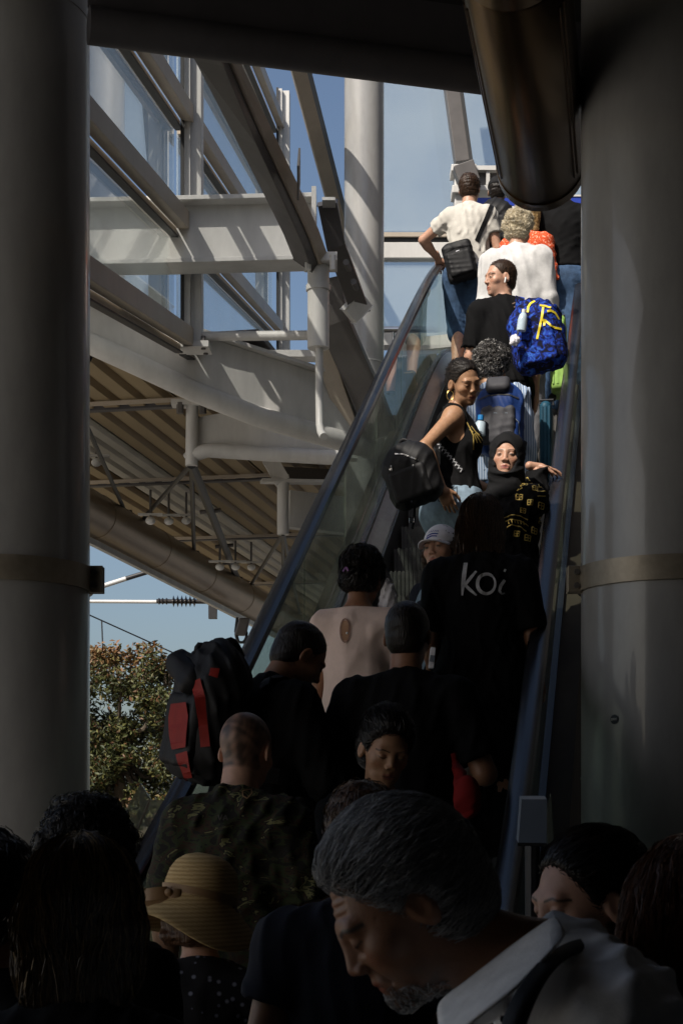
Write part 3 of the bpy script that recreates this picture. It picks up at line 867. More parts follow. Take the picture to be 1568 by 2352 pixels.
# ================================================================== tree and shrubs
def leaf_mat(name, ramp):
    m, n, l, b = nodes(name)
    gi = n.new('ShaderNodeNewGeometry')
    rp = n.new('ShaderNodeValToRGB')
    while len(rp.color_ramp.elements) < len(ramp):
        rp.color_ramp.elements.new(.5)
    for e, (p_, c_) in zip(rp.color_ramp.elements, ramp):
        e.position = p_; e.color = (*c_, 1)
    l.new(gi.outputs['Random Per Island'], rp.inputs[0])
    l.new(rp.outputs[0], b.inputs['Base Color'])
    b.inputs['Roughness'].default_value = .6
    b.inputs['Transmission Weight'].default_value = 0
    return m
leaf_mat('leaf_green', [(0, (.018, .026, .007)), (.35, (.04, .052, .012)), (.65, (.08, .085, .02)), (.85, (.12, .115, .03)), (.93, (.11, .05, .02)), (1, (.15, .07, .03))])
leaf_mat('leaf_red', [(0, (.06, .06, .015)), (.4, (.16, .085, .028)), (.75, (.22, .10, .04)), (1, (.12, .13, .03))])
mat('bark', (.09, .07, .05), .9, vary=.3, bump=.5, bscale=20)
def leaves(mb, rng, c, rad, nl, size):
    for _ in range(nl):
        while True:
            q = Vector((rng.uniform(-1, 1), rng.uniform(-1, 1), rng.uniform(-1, 1)))
            if .25 < q.length < 1: break
        p_ = c + Vector((q.x * rad.x, q.y * rad.y, q.z * rad.z))
        d = Vector((rng.gauss(0, 1), rng.gauss(0, 1), rng.gauss(.3, .8))).normalized()
        s_ = d.cross(Vector((rng.gauss(0, 1), rng.gauss(0, 1), rng.gauss(0, 1)))).normalized()
        L_ = size * rng.uniform(.6, 1.3); W_ = L_ * .24
        u_ = d.cross(s_) * L_ * .12
        mb.add([p_, p_ + d * L_ * .5 + s_ * W_ - u_, p_ + d * L_, p_ + d * L_ * .5 - s_ * W_ - u_], [(0, 1, 2, 3)])
rng = random.Random(11)
tc_ = P(268, 1900, 24)
tree = thing('photinia_tree', 'bushy evergreen tree with reddish shoots at its top, beside the left column', 'tree', tc_)
trunk = MB()
trunk.tube([tc_ + Vector((0, 0, -.3)), tc_ + Vector((.05, 0, .6)), tc_ + Vector((-.1, .1, 1.6))], [.12, .09, .05], 8)
crown, tips = MB(), MB()
cl = []
for i in range(175):
    x = rng.uniform(110, 398); 
    top = 1495 + (x - 300) ** 2 / 240 * (1 if x > 300 else .05)
    y = rng.uniform(top + 12, 1880)
    xr = 405 - max(0, (1600 - y)) * .10
    if x > xr - 12: x = xr - rng.uniform(12, 50)
    c_ = P(x, y, 24 + rng.uniform(-.5, .6))
    cl.append((c_, y - top))
for c_, h in cl:
    leaves(crown, rng, c_, Vector((.2, .22, .17)), 150, .08)
    if h < 70:
        leaves(tips, rng, c_ + Vector((0, 0, .1)), Vector((.2, .2, .2)), 50, .085)
for i in range(26):
    x = rng.uniform(205, 400); y = 1497 + max(0, x - 300) ** 2 / 240 + rng.uniform(-12, 25)
    a_ = P(x + rng.uniform(-10, 10), y + 80, 24); b_ = P(x, y, 24)
    trunk.tube([a_, b_], [.012, .006], 5)
    leaves(tips, rng, b_, Vector((.1, .1, .12)), 26, .085)
for c_, h in cl[::5]:
    trunk.tube([tc_ + Vector((-.1, .1, 1.2)), tc_.lerp(c_, .6) + Vector((0, 0, .3)), c_], [.045, .03, .012], 6)
trunk.build('trunk', 'bark', tree, smooth=True)
crown.build('crown', 'leaf_green', tree)
tips.build('red_shoots', 'leaf_red', tree)
for (x, y, D, lab) in ((235, 1876, 21, 'low fern-like shrub at the foot of the tree by the column'), (300, 1880, 21.5, 'small bright shrub under the tree behind the clear guard')):
    c_ = P(x, y, D)
    sh = thing('low_shrub', lab, 'shrub', c_)
    mb = MB(); leaves(mb, rng, c_, Vector((.4, .3, .16)), 420, .12); mb.build('crown', 'leaf_green', sh)
    MB().tube([c_ + Vector((0, 0, -.3)), c_], [.03, .015], 6).build('stem', 'bark', sh)

# clear guards and small signs at the foot of the escalator
def plate(pts, D, th, name, m, label, cat, dep=None):
    mb = MB()
    mb.v = [P(x, y, D + (dep[i] if dep else 0)) for i, (x, y) in enumerate(pts)]
    n_ = len(pts)
    mb.v += [v + Vector((0, th, 0)) for v in mb.v]
    mb.f += [tuple(range(n_)), tuple(range(2 * n_ - 1, n_ - 1, -1))] + [(k, n_ + k, n_ + (k + 1) % n_, (k + 1) % n_) for k in range(n_)]
    return tag(link(name, mb.mesh(name), m), label, cat)
g1 = plate([(290, 1858), (324, 1799), (347, 1836), (420, 1842), (420, 2300), (290, 2300)], 7.3, .012, 'clear_guard', 'guard_plastic', 'clear pointed plastic guard panel beside the camouflage shirt', 'guard', [0, 0, .02, .15, .15, 0])
MB().tube([P(292, 1965, 7.29), P(345, 1836, 7.27)], .006, 6).build('edge_seam', 'tan_and_bounce_paint', g1)
MB().tube([P(290, 1945, 7.29), P(420, 1945, 7.42)], .008, 6).build('clip_rail', 'chrome', g1)
mb = MB(); a, b = P(194, 1882, 9), P(213, 1828, 9); mb.abox((a.x, 9, a.z), (b.x, 9.03, b.z))
so = tag(link('blue_notice', mb.mesh('blue_notice'), 'blue_sign'), 'narrow blue notice half hidden behind the left column', 'sign')
MB().abox((a.x, 8.995, b.z - .02), (b.x, 9.0, b.z - .012)).build('edge_strip', 'panel_grey', so)
MB().tube([((a.x + b.x) / 2, 9.02, 0), ((a.x + b.x) / 2, 9.02, a.z)], .02, 8).build('pole', 'black_steel', so)

bx = thing('notice_box', 'grey blue notice panel right of the lower handrail', 'sign', P(1222, 1940, 4.25))
mb = MB()
mb.v = [P(x, y, D) for (x, y, D) in ((1190, 1937, 4.2), (1254, 1938, 4.2), (1255, 1836, 4.3), (1197, 1836, 4.3))]
mb.v += [v + Vector((0, .05, .01)) for v in mb.v]
mb.f += [(0, 1, 2, 3), (7, 6, 5, 4), (0, 4, 5, 1), (1, 5, 6, 2), (2, 6, 7, 3), (3, 7, 4, 0)]
mb.build('panel', 'panel_grey', bx)
MB().bar(P(1188, 1939, 4.18), P(1256, 1940, 4.18), .01, .008).build('lower_lip', 'chrome', bx)
MB().tube([(P(1222, 1910, 4.36).x, 4.36, 0), P(1222, 1910, 4.36)], .02, 10).build('stand', 'black_steel', bx)

# gap between escalator and right column: dark wall with lit slots, a strip of sky and planting
wl = thing('far_wall', 'dark far wall with small lit slots in the gap beside the right column', 'wall', P(1330, 2000, 15))
def slot_rect(mb, x0, x1, y0, y1, D=15.0, th=.1):
    a, b = P(x0, y1, D), P(x1, y0, D)
    mb.abox((a.x, D, a.z), (b.x, D + th, b.z))
cur = 560
ysl = [(1528, 1533), (1560, 1565), (1591, 1596), (1620, 1625), (1678, 1683), (1708, 1714), (1745, 1808)]
for (ya, yb) in ysl + [(1905, 1905)]:
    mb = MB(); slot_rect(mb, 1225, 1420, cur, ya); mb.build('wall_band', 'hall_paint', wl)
    cur = yb
mb = MB(); slot_rect(mb, 1225, 1420, 1905, 2010); 
for k, x in enumerate((1306, 1318, 1329)):
    mb = MB(); slot_rect(mb, x, x + 3, 1745, 2000, 14.95, .04); mb.build('mullion', 'black_steel', wl)
c_ = P(1310, 1985, 19)
sh = thing('planting', 'patch of green planting seen in the gap beside the right column', 'shrub', c_)
mb = MB(); leaves(mb, rng, c_, Vector((1.3, .5, .42)), 2500, .12); mb.build('crown', 'leaf_green', sh)
for k, (x0, x1, yt) in enumerate(((1256, 1275, 1822),)):
    plate([(x0 + 8, yt), (x1, 2010), (x1, 2300), (x0, 2300), (x0, 1850)], 4.5, .01, 'glass_fin', 'rail_glass', 'narrow pointed glass fin beside the grey blue notice panel', 'guard')
# ================================================================== soft-body modelling: blended volumes turned into one mesh
F32 = np.float32
def npv(v):
    return np.array(v, dtype=F32)
def smin(a, b, k):
    if k <= 0:
        return np.minimum(a, b)
    h = np.maximum(k - np.abs(a - b), 0) / k
    return np.minimum(a, b) - h * h * k * .25
def d_cap(p, a, b, ra, rb):
    X, Y, Z = p
    a = npv(a); ba = npv(b) - a
    L2 = max(float(ba @ ba), 1e-9)
    t = np.clip(((X - a[0]) * ba[0] + (Y - a[1]) * ba[1] + (Z - a[2]) * ba[2]) / L2, 0, 1)
    dx = X - a[0] - t * ba[0]; dy = Y - a[1] - t * ba[1]; dz = Z - a[2] - t * ba[2]
    return np.sqrt(dx * dx + dy * dy + dz * dz) - (ra + t * (rb - ra))
def d_ell(p, c, r, M):
    X, Y, Z = p
    c = npv(c)
    x, y, z = X - c[0], Y - c[1], Z - c[2]
    lx = M[0][0] * x + M[1][0] * y + M[2][0] * z
    ly = M[0][1] * x + M[1][1] * y + M[2][1] * z
    lz = M[0][2] * x + M[1][2] * y + M[2][2] * z
    k0 = np.sqrt((lx / r[0]) ** 2 + (ly / r[1]) ** 2 + (lz / r[2]) ** 2)
    k1 = np.sqrt((lx / r[0] ** 2) ** 2 + (ly / r[1] ** 2) ** 2 + (lz / r[2] ** 2) ** 2)
    return k0 * (k0 - 1) / np.maximum(k1, 1e-6)
def d_box(p, c, h, rr, M):
    X, Y, Z = p
    c = npv(c)
    x, y, z = X - c[0], Y - c[1], Z - c[2]
    q = []
    for i in range(3):
        q.append(np.abs(M[0][i] * x + M[1][i] * y + M[2][i] * z) - (h[i] - rr))
    o = np.sqrt(sum(np.maximum(a, 0) ** 2 for a in q))
    return o + np.minimum(np.maximum(q[0], np.maximum(q[1], q[2])), 0) - rr
ID3 = Matrix.Identity(3)
# primitives: ('c', a, b, ra, rb, k) ('e', c, r, M, k) ('b', c, h, round, M, k); a leading '-' carves
def prim_bounds(q):
    t = q[0].lstrip('-')
    if t == 'c':
        a, b = npv(q[1]), npv(q[2]); r = max(q[3], q[4])
        return np.minimum(a, b) - r, np.maximum(a, b) + r
    c = npv(q[1]); r = max(q[2]) if t == 'e' else float(np.linalg.norm(q[2]))
    return c - r, c + r
def prim_eval(q, p):
    t = q[0].lstrip('-')
    if t == 'c': return d_cap(p, *q[1:5]), q[5]
    if t == 'e': return d_ell(p, *q[1:4]), q[4]
    return d_box(p, *q[1:5]), q[5]
def bounds(prims, pad=.03):
    lo = np.full(3, 1e9); hi = -lo
    for q in prims:
        if q[0][0] == '-': continue
        a, b = prim_bounds(q)
        lo = np.minimum(lo, a); hi = np.maximum(hi, b)
    return lo - pad, hi + pad
def field(prims, ax):
    F = np.full([len(a) for a in ax], .5, dtype=F32)
    for q in prims:
        lo, hi = prim_bounds(q)
        m = .06
        sl = []
        for i in range(3):
            i0 = np.searchsorted(ax[i], lo[i] - m); i1 = np.searchsorted(ax[i], hi[i] + m)
            sl.append(slice(i0, i1))
        if any(s.stop <= s.start for s in sl): continue
        p = np.ix_(*[ax[i][sl[i]] for i in range(3)])
        d, k = prim_eval(q, p)
        sub = F[tuple(sl)]
        F[tuple(sl)] = -smin(-sub, d, k) if q[0][0] == '-' else smin(sub, d, k)
    return F
def axes(lo, hi, res):
    return [np.arange(lo[i], hi[i] + res, res, dtype=F32) for i in range(3)]
def surface(F, ax):
    """surface nets"""
    s = F < 0
    nx, ny, nz = F.shape
    cnt = np.zeros((nx - 1, ny - 1, nz - 1), dtype=np.int8)
    for i in (0, 1):
        for j in (0, 1):
            for k in (0, 1):
                cnt += s[i:nx - 1 + i, j:ny - 1 + j, k:nz - 1 + k]
    act = np.argwhere((cnt > 0) & (cnt < 8))
    if not len(act):
        return np.zeros((0, 3), F32), np.zeros((0, 4), np.int32)
    idx = np.full(cnt.shape, -1, dtype=np.int32)
    idx[act[:, 0], act[:, 1], act[:, 2]] = np.arange(len(act))
    acc = np.zeros((len(act), 3), F32); num = np.zeros(len(act), F32)
    i, j, k = act.T
    C = [(a, b, c) for a in (0, 1) for b in (0, 1) for c in (0, 1)]
    for A in C:
        for d in range(3):
            if A[d]: continue
            B = list(A); B[d] = 1
            fa = F[i + A[0], j + A[1], k + A[2]]; fb = F[i + B[0], j + B[1], k + B[2]]
            cr = (fa < 0) != (fb < 0)
            t = np.where(cr, fa / np.where(cr, fa - fb, 1), 0)
            for e in range(3):
                ia = act[:, e] + A[e]
                va = ax[e][ia]
                if e == d:
                    va = va + t * (ax[e][ia + 1] - va)
                acc[:, e] += np.where(cr, va, 0)
            num += cr
    verts = acc / num[:, None]
    quads = []
    for d in range(3):
        e, f = (d + 1) % 3, (d + 2) % 3
        sa = [slice(None)] * 3; sb = [slice(None)] * 3
        sa[d] = slice(0, -1); sb[d] = slice(1, None)
        cr = np.argwhere(s[tuple(sa)] != s[tuple(sb)])
        cr = cr[(cr[:, e] > 0) & (cr[:, f] > 0) & (cr[:, e] < F.shape[e] - 1) & (cr[:, f] < F.shape[f] - 1)]
        if not len(cr): continue
        def cell(de, df):
            q = cr.copy(); q[:, e] += de; q[:, f] += df
            return idx[q[:, 0], q[:, 1], q[:, 2]]
        q = np.stack([cell(-1, -1), cell(0, -1), cell(0, 0), cell(-1, 0)], 1)
        inside = s[cr[:, 0], cr[:, 1], cr[:, 2]]
        q[~inside] = q[~inside][:, ::-1]
        quads.append(q)
    return verts, np.concatenate(quads)
def np_mesh(name, parts, smooth=True):
    """parts: list of (verts, quads[, colours])"""
    vs, qs, cs, n = [], [], [], 0
    for pt in parts:
        if not len(pt[0]): continue
        vs.append(pt[0]); qs.append(pt[1] + n); n += len(pt[0])
        if len(pt) > 2: cs.append(pt[2])
    me = bpy.data.meshes.new(name)
    if not vs: return me
    v = np.concatenate(vs).astype(F32); q = np.concatenate(qs).astype(np.int32)
    q = q[(q >= 0).all(1)]
    me.vertices.add(len(v)); me.vertices.foreach_set('co', v.ravel())
    me.loops.add(len(q) * 4); me.loops.foreach_set('vertex_index', q.ravel())
    me.polygons.add(len(q))
    me.polygons.foreach_set('loop_start', np.arange(0, len(q) * 4, 4, dtype=np.int32))
    me.update(calc_edges=True)
    if cs:
        at = me.color_attributes.new('Col', 'FLOAT_COLOR', 'POINT')
        c = np.concatenate(cs)
        at.data.foreach_set('color', np.concatenate([c, np.ones((len(c), 1), F32)], 1).astype(F32).ravel())
    me.validate()
    if smooth: me.shade_smooth()
    return me
def wobble(F, ax, amp, freq, seed, band=.04, stretch=(1, 1, 1), octaves=4):
    """folds: shifts the field by warped sines near the surface"""
    m = np.abs(F) < band
    i, j, k = np.nonzero(m)
    p = np.stack([ax[0][i] * stretch[0], ax[1][j] * stretch[1], ax[2][k] * stretch[2]], 1)
    F[i, j, k] += (wob(p, freq, seed, octaves) * amp).astype(F32)
    return F
def folds(F, ax, amp, freq, seed, band=.04):
    """cloth creases: few long warped ridges, mostly hanging or diagonal"""
    i, j, k = np.nonzero(np.abs(F) < band)
    p = np.stack([ax[0][i], ax[1][j], ax[2][k]], 1)
    r = np.random.RandomState(seed)
    o = np.zeros(len(p), F32)
    for q in range(5):
        d = np.array([r.normal(), r.normal() * .6, r.normal() * .45]); d /= np.linalg.norm(d)
        e = r.normal(size=3); e /= np.linalg.norm(e)
        f = freq * 2.4 * r.uniform(.6, 1.5)
        ph = p @ d * f + r.uniform(0, 6) + 1.3 * np.sin(p @ e * freq * .40 + r.uniform(0, 6))
        g = .5 + .5 * np.sin(p @ r.normal(size=3) * freq * .30 + r.uniform(0, 6))
        o += ((.5 + .5 * np.cos(ph)) ** 1.6 * 2 - .75) * g ** 1.5
    o = np.where(o > 0, o, o * .3)
    F[i, j, k] -= (o * amp * .6).astype(F32)
    return F
def wob(p, freq, seed, octaves=4):
    r = np.random.RandomState(seed)
    o = np.zeros(len(p), F32)
    for q in range(octaves):
        d = r.normal(size=3); d /= np.linalg.norm(d)
        e = r.normal(size=3); e /= np.linalg.norm(e)
        f = freq * (1 + .6 * q)
        o += np.sin(p @ d * f + r.uniform(0, 6) + 1.7 * np.sin(p @ e * f * .55 + r.uniform(0, 6))) / (1 + .5 * q)
    return o / 1.8
def cut(F, ax, pt, nrm):
    """keep the side opposite to nrm"""
    n_ = Vector(nrm).normalized()
    d = (ax[0][:, None, None] - pt[0]) * n_[0] + (ax[1][None, :, None] - pt[1]) * n_[1] + (ax[2][None, None, :] - pt[2]) * n_[2]
    return np.maximum(F, d)
def rot(yaw, pitch=0, roll=0):
    """yaw clockwise from +Y seen from above, pitch nods down, roll tips to the right (degrees)"""
    return Matrix.Rotation(R_(-yaw), 3, 'Z') @ Matrix.Rotation(R_(-pitch), 3, 'X') @ Matrix.Rotation(R_(roll), 3, 'Y')

# ------------------------------------------------------------------ skin, cloth and hair materials
def skin_mat():
    m, n, l, b = nodes('skin')
    at = n.new('ShaderNodeAttribute'); at.attribute_name = 'Col'
    nz = n.new('ShaderNodeTexNoise'); nz.inputs['Scale'].default_value = 45; nz.inputs['Detail'].default_value = 5
    tc = n.new('ShaderNodeTexCoord'); l.new(tc.outputs['Object'], nz.inputs['Vector'])
    mr = n.new('ShaderNodeMapRange'); mr.inputs[3].default_value = .72; mr.inputs[4].default_value = 1.22
    l.new(nz.outputs[0], mr.inputs[0])
    mx = n.new('ShaderNodeVectorMath'); mx.operation = 'SCALE'
    l.new(at.outputs['Color'], mx.inputs[0]); l.new(mr.outputs[0], mx.inputs['Scale'])
    l.new(mx.outputs[0], b.inputs['Base Color'])
    b.inputs['Roughness'].default_value = .48
    b.inputs['Subsurface Weight'].default_value = .12
    b.inputs['Subsurface Radius'].default_value = (.012, .005, .003)
    b.inputs['Subsurface Scale'].default_value = .5
    n2 = n.new('ShaderNodeTexNoise'); n2.inputs['Scale'].default_value = 220
    l.new(tc.outputs['Object'], n2.inputs['Vector'])
    bp = n.new('ShaderNodeBump'); bp.inputs['Strength'].default_value = .12; bp.inputs['Distance'].default_value = .004
    l.new(n2.outputs[0], bp.inputs['Height']); l.new(bp.outputs[0], b.inputs['Normal'])
skin_mat()
def cloth(name, rgb, rough=.85, vary=.18, weave=180, bump=.25, sheen=.0, spec=.25):
    return mat(name, rgb, rough, 0, vary, 14, bump * 1.6, weave * 2.2, 0, spec, sheen, bdist=.002)
def hairmat(name, rgb, rgb2, rough=.38, stretch=(60, 60, 6)):
    return mat(name, rgb, rough, 0, .35, 1.6, .5, 3.0, rgb2=rgb2, stretch=stretch, spec=.25)
def ramp_node(n, l, src, stops, const=True):
    rp = n.new('ShaderNodeValToRGB')
    rp.color_ramp.interpolation = 'CONSTANT' if const else 'LINEAR'
    while len(rp.color_ramp.elements) < len(stops): rp.color_ramp.elements.new(.5)
    for e, (p_, c_) in zip(rp.color_ramp.elements, stops):
        e.position = p_; e.color = (*c_, 1)
    l.new(src, rp.inputs[0])
    return rp.outputs[0]
def strandmat(name, stops, rough=.4):
    m, n, l, b = nodes(name)
    gi = n.new('ShaderNodeNewGeometry')
    l.new(ramp_node(n, l, gi.outputs['Random Per Island'], stops, False), b.inputs['Base Color'])
    b.inputs['Roughness'].default_value = rough; b.inputs['Specular IOR Level'].default_value = .4
hairmat('hair_black', (.008, .006, .005), (.020, .015, .012))
hairmat('hair_darkbrown', (.018, .010, .006), (.05, .026, .014))
hairmat('hair_brown', (.05, .024, .012), (.12, .06, .03))
hairmat('hair_auburn', (.045, .017, .008), (.13, .05, .022))
hairmat('hair_streaked', (.03, .018, .009), (.24, .16, .07), stretch=(70, 70, 4))
hairmat('hair_blond', (.46, .38, .25), (.74, .66, .48), stretch=(60, 60, 30))
hairmat('hair_fair', (.20, .12, .05), (.45, .30, .13))
hairmat('hair_grey', (.05, .048, .048), (.30, .29, .28), stretch=(55, 55, 22))
hairmat('hair_saltpepper', (.02, .018, .017), (.42, .40, .38), stretch=(45, 45, 45))
strandmat('strand_grey', [(0, (.07, .068, .067)), (.3, (.22, .215, .21)), (.7, (.46, .455, .45)), (1, (.75, .74, .73))])
strandmat('strand_streak', [(0, (.018, .010, .005)), (.55, (.05, .030, .014)), (.8, (.15, .095, .04)), (1, (.36, .25, .11))])
strandmat('strand_auburn', [(0, (.035, .012, .006)), (.6, (.09, .034, .015)), (1, (.20, .085, .035))])
strandmat('strand_blond', [(0, (.48, .40, .27)), (.4, (.60, .52, .37)), (.8, (.70, .63, .48)), (1, (.82, .77, .66))])
strandmat('strand_salt', [(0, (.01, .009, .009)), (.55, (.03, .028, .027)), (.75, (.25, .24, .23)), (1, (.60, .58, .55))])
strandmat('strand_black', [(0, (.005, .004, .004)), (.7, (.014, .011, .009)), (1, (.035, .026, .02))])
strandmat('strand_brown', [(0, (.025, .013, .007)), (.6, (.06, .032, .017)), (1, (.14, .08, .042))])
strandmat('strand_fair', [(0, (.12, .07, .03)), (.6, (.32, .21, .09)), (1, (.52, .37, .18))])
SM = {'hair_black': 'strand_black', 'hair_darkbrown': 'strand_brown', 'hair_brown': 'strand_brown', 'hair_auburn': 'strand_auburn', 'hair_blond': 'strand_blond', 'hair_fair': 'strand_fair'}
cloth('black_cloth', (.005, .005, .0055), spec=.12); cloth('navy_cloth', (.012, .014, .024)); cloth('offwhite_tee', (.54, .515, .465))
cloth('white_cotton', (.82, .81, .80)); cloth('white_shirt', (.56, .555, .55)); cloth('pink_blouse', (.80, .63, .56), vary=.08); cloth('grey_cloth', (.12, .12, .13))
cloth('denim', (.045, .085, .16), vary=.4, weave=260); cloth('denim_dark', (.02, .038, .075), vary=.4, weave=260); cloth('denim_light', (.20, .27, .34), vary=.3, weave=260)
cloth('red_cloth', (.20, .010, .010)); cloth('scarf_black', (.006, .006, .007), weave=90, bump=.4)
cloth('bag_black', (.008, .008, .009), rough=.6, weave=120, spec=.3); cloth('bag_grey', (.045, .045, .052), rough=.6)
cloth('bag_red', (.24, .016, .010), rough=.6); cloth('bag_blue', (.010, .035, .15), rough=.55); cloth('lime_case', (.30, .50, .12), rough=.5); cloth('teal_case', (.010, .06, .10), rough=.5)
cloth('strap_black', (.008, .008, .009), rough=.6); cloth('cap_white', (.78, .77, .82)); cloth('cap_black', (.011, .011, .012))
mat('yellow_zip', (.75, .58, .03), .45); mat('shoe_dark', (.03, .03, .034), .6); mat('shoe_sole', (.17, .11, .05), .8, bump=.5, bscale=90); mat('shoe_white', (.6, .6, .58), .5)
mat('leather_brown', (.22, .09, .03), .5); mat('gold', (.72, .50, .16), .28, metal=1.0); mat('silver', (.7, .7, .7), .2, metal=1.0); mat('earbud', (.85, .85, .84), .25)
mat('print_white', (.42, .42, .44), .8, vary=.35, scale=40); mat('print_gold', (.75, .55, .16), .35, metal=.6); mat('print_blue', (.02, .04, .28), .7); mat('print_dim', (.06, .05, .045), .8)
mat('bottle_clear', (.45, .55, .62), .15); mat('bottle_cap_blue', (.02, .22, .55), .4); mat('frame_black', (.01, .01, .01), .4)
def pattern_mat(name, build):
    m, n, l, b = nodes(name)
    tc = n.new('ShaderNodeTexCoord')
    b.inputs['Roughness'].default_value = .85; b.inputs['Specular IOR Level'].default_value = .25
    c_ = build(n, l, tc.outputs['Object'])
    l.new(c_, b.inputs['Base Color'])
    n2 = n.new('ShaderNodeTexNoise'); n2.inputs['Scale'].default_value = 160; l.new(tc.outputs['Object'], n2.inputs['Vector'])
    bp = n.new('ShaderNodeBump'); bp.inputs['Strength'].default_value = .25; bp.inputs['Distance'].default_value = .002
    l.new(n2.outputs[0], bp.inputs['Height']); l.new(bp.outputs[0], b.inputs['Normal'])
def b_camo(n, l, v):
    mp = n.new('ShaderNodeMapping'); mp.inputs['Scale'].default_value = (1, 1, 2.0); l.new(v, mp.inputs[0])
    nz = n.new('ShaderNodeTexNoise'); nz.inputs['Scale'].default_value = 11; nz.inputs['Detail'].default_value = 4; nz.inputs['Distortion'].default_value = 1.6
    l.new(mp.outputs[0], nz.inputs['Vector'])
    return ramp_node(n, l, nz.outputs[0], [(0, (.010, .009, .007)), (.42, (.022, .030, .011)), (.49, (.030, .017, .010)), (.55, (.010, .010, .008)), (.60, (.13, .125, .055)), (.65, (.02, .026, .011))])
def b_orange(n, l, v):
    nz = n.new('ShaderNodeTexNoise'); nz.inputs['Scale'].default_value = 75; nz.inputs['Detail'].default_value = 2; l.new(v, nz.inputs['Vector'])
    return ramp_node(n, l, nz.outputs[0], [(0, (.55, .07, .02)), (.50, (.72, .11, .04)), (.60, (.75, .42, .30))])
def b_stripe(n, l, v):
    wv_ = n.new('ShaderNodeTexWave'); wv_.wave_type = 'BANDS'; wv_.bands_direction = 'X'; wv_.inputs['Scale'].default_value = 22; wv_.inputs['Distortion'].default_value = .6
    l.new(v, wv_.inputs['Vector'])
    return ramp_node(n, l, wv_.outputs[0], [(0, (.16, .23, .36)), (.62, (.23, .31, .44)), (.82, (.50, .56, .64))], False)
def b_floral(n, l, v):
    vo = n.new('ShaderNodeTexVoronoi'); vo.inputs['Scale'].default_value = 38; l.new(v, vo.inputs['Vector'])
    return ramp_node(n, l, vo.outputs['Distance'], [(0, (.22, .23, .28)), (.16, (.10, .11, .15)), (.24, (.010, .010, .012))])
def b_blueflower(n, l, v):
    nz = n.new('ShaderNodeTexNoise'); nz.inputs['Scale'].default_value = 26; nz.inputs['Detail'].default_value = 3; nz.inputs['Distortion'].default_value = 1.2; l.new(v, nz.inputs['Vector'])
    return ramp_node(n, l, nz.outputs[0], [(0, (.004, .005, .02)), (.44, (.006, .012, .10)), (.52, (.012, .045, .34)), (.62, (.035, .12, .50)), (.70, (.008, .02, .16))])
def b_robe(n, l, v):
    br = n.new('ShaderNodeTexBrick')
    mp = n.new('ShaderNodeMapping'); mp.inputs['Rotation'].default_value = (R_(90), .35, 0); l.new(v, mp.inputs[0])
    l.new(mp.outputs[0], br.inputs['Vector'])
    br.inputs['Scale'].default_value = 9; br.inputs['Mortar Size'].default_value = .016; br.inputs['Mortar Smooth'].default_value = 0
    br.inputs['Color1'].default_value = br.inputs['Color2'].default_value = (.009, .009, .010, 1); br.inputs['Mortar'].default_value = (.42, .28, .07, 1)
    nz = n.new('ShaderNodeTexNoise'); nz.inputs['Scale'].default_value = 9; l.new(v, nz.inputs['Vector'])
    mk = ramp_node(n, l, nz.outputs[0], [(0, (0, 0, 0)), (.53, (1, 1, 1))])
    mx = n.new('ShaderNodeMix'); mx.data_type = 'RGBA'
    l.new(mk, mx.inputs[0]); mx.inputs[6].default_value = (.009, .009, .010, 1); l.new(br.outputs[0], mx.inputs[7])
    return mx.outputs[2]
def b_straw(n, l, v):
    wv_ = n.new('ShaderNodeTexWave'); wv_.wave_type = 'BANDS'; wv_.bands_direction = 'Z'; wv_.inputs['Scale'].default_value = 30; wv_.inputs['Distortion'].default_value = 1.5; wv_.inputs['Detail'].default_value = 2; wv_.inputs['Detail Scale'].default_value = 4
    l.new(v, wv_.inputs['Vector'])
    return ramp_node(n, l, wv_.outputs[0], [(0, (.42, .29, .13)), (.5, (.52, .37, .17)), (1, (.60, .44, .22))], False)
for nm, fn_ in (('camo_cloth', b_camo), ('orange_blouse', b_orange), ('striped_shirt', b_stripe), ('floral_dress', b_floral), ('bag_blueprint', b_blueflower), ('robe_gold', b_robe), ('straw', b_straw)):
    pattern_mat(nm, fn_)
SKIN = {'fair': (.50, .28, .19), 'olive': (.40, .22, .125), 'tan': (.30, .145, .08), 'brown': (.17, .085, .048)}

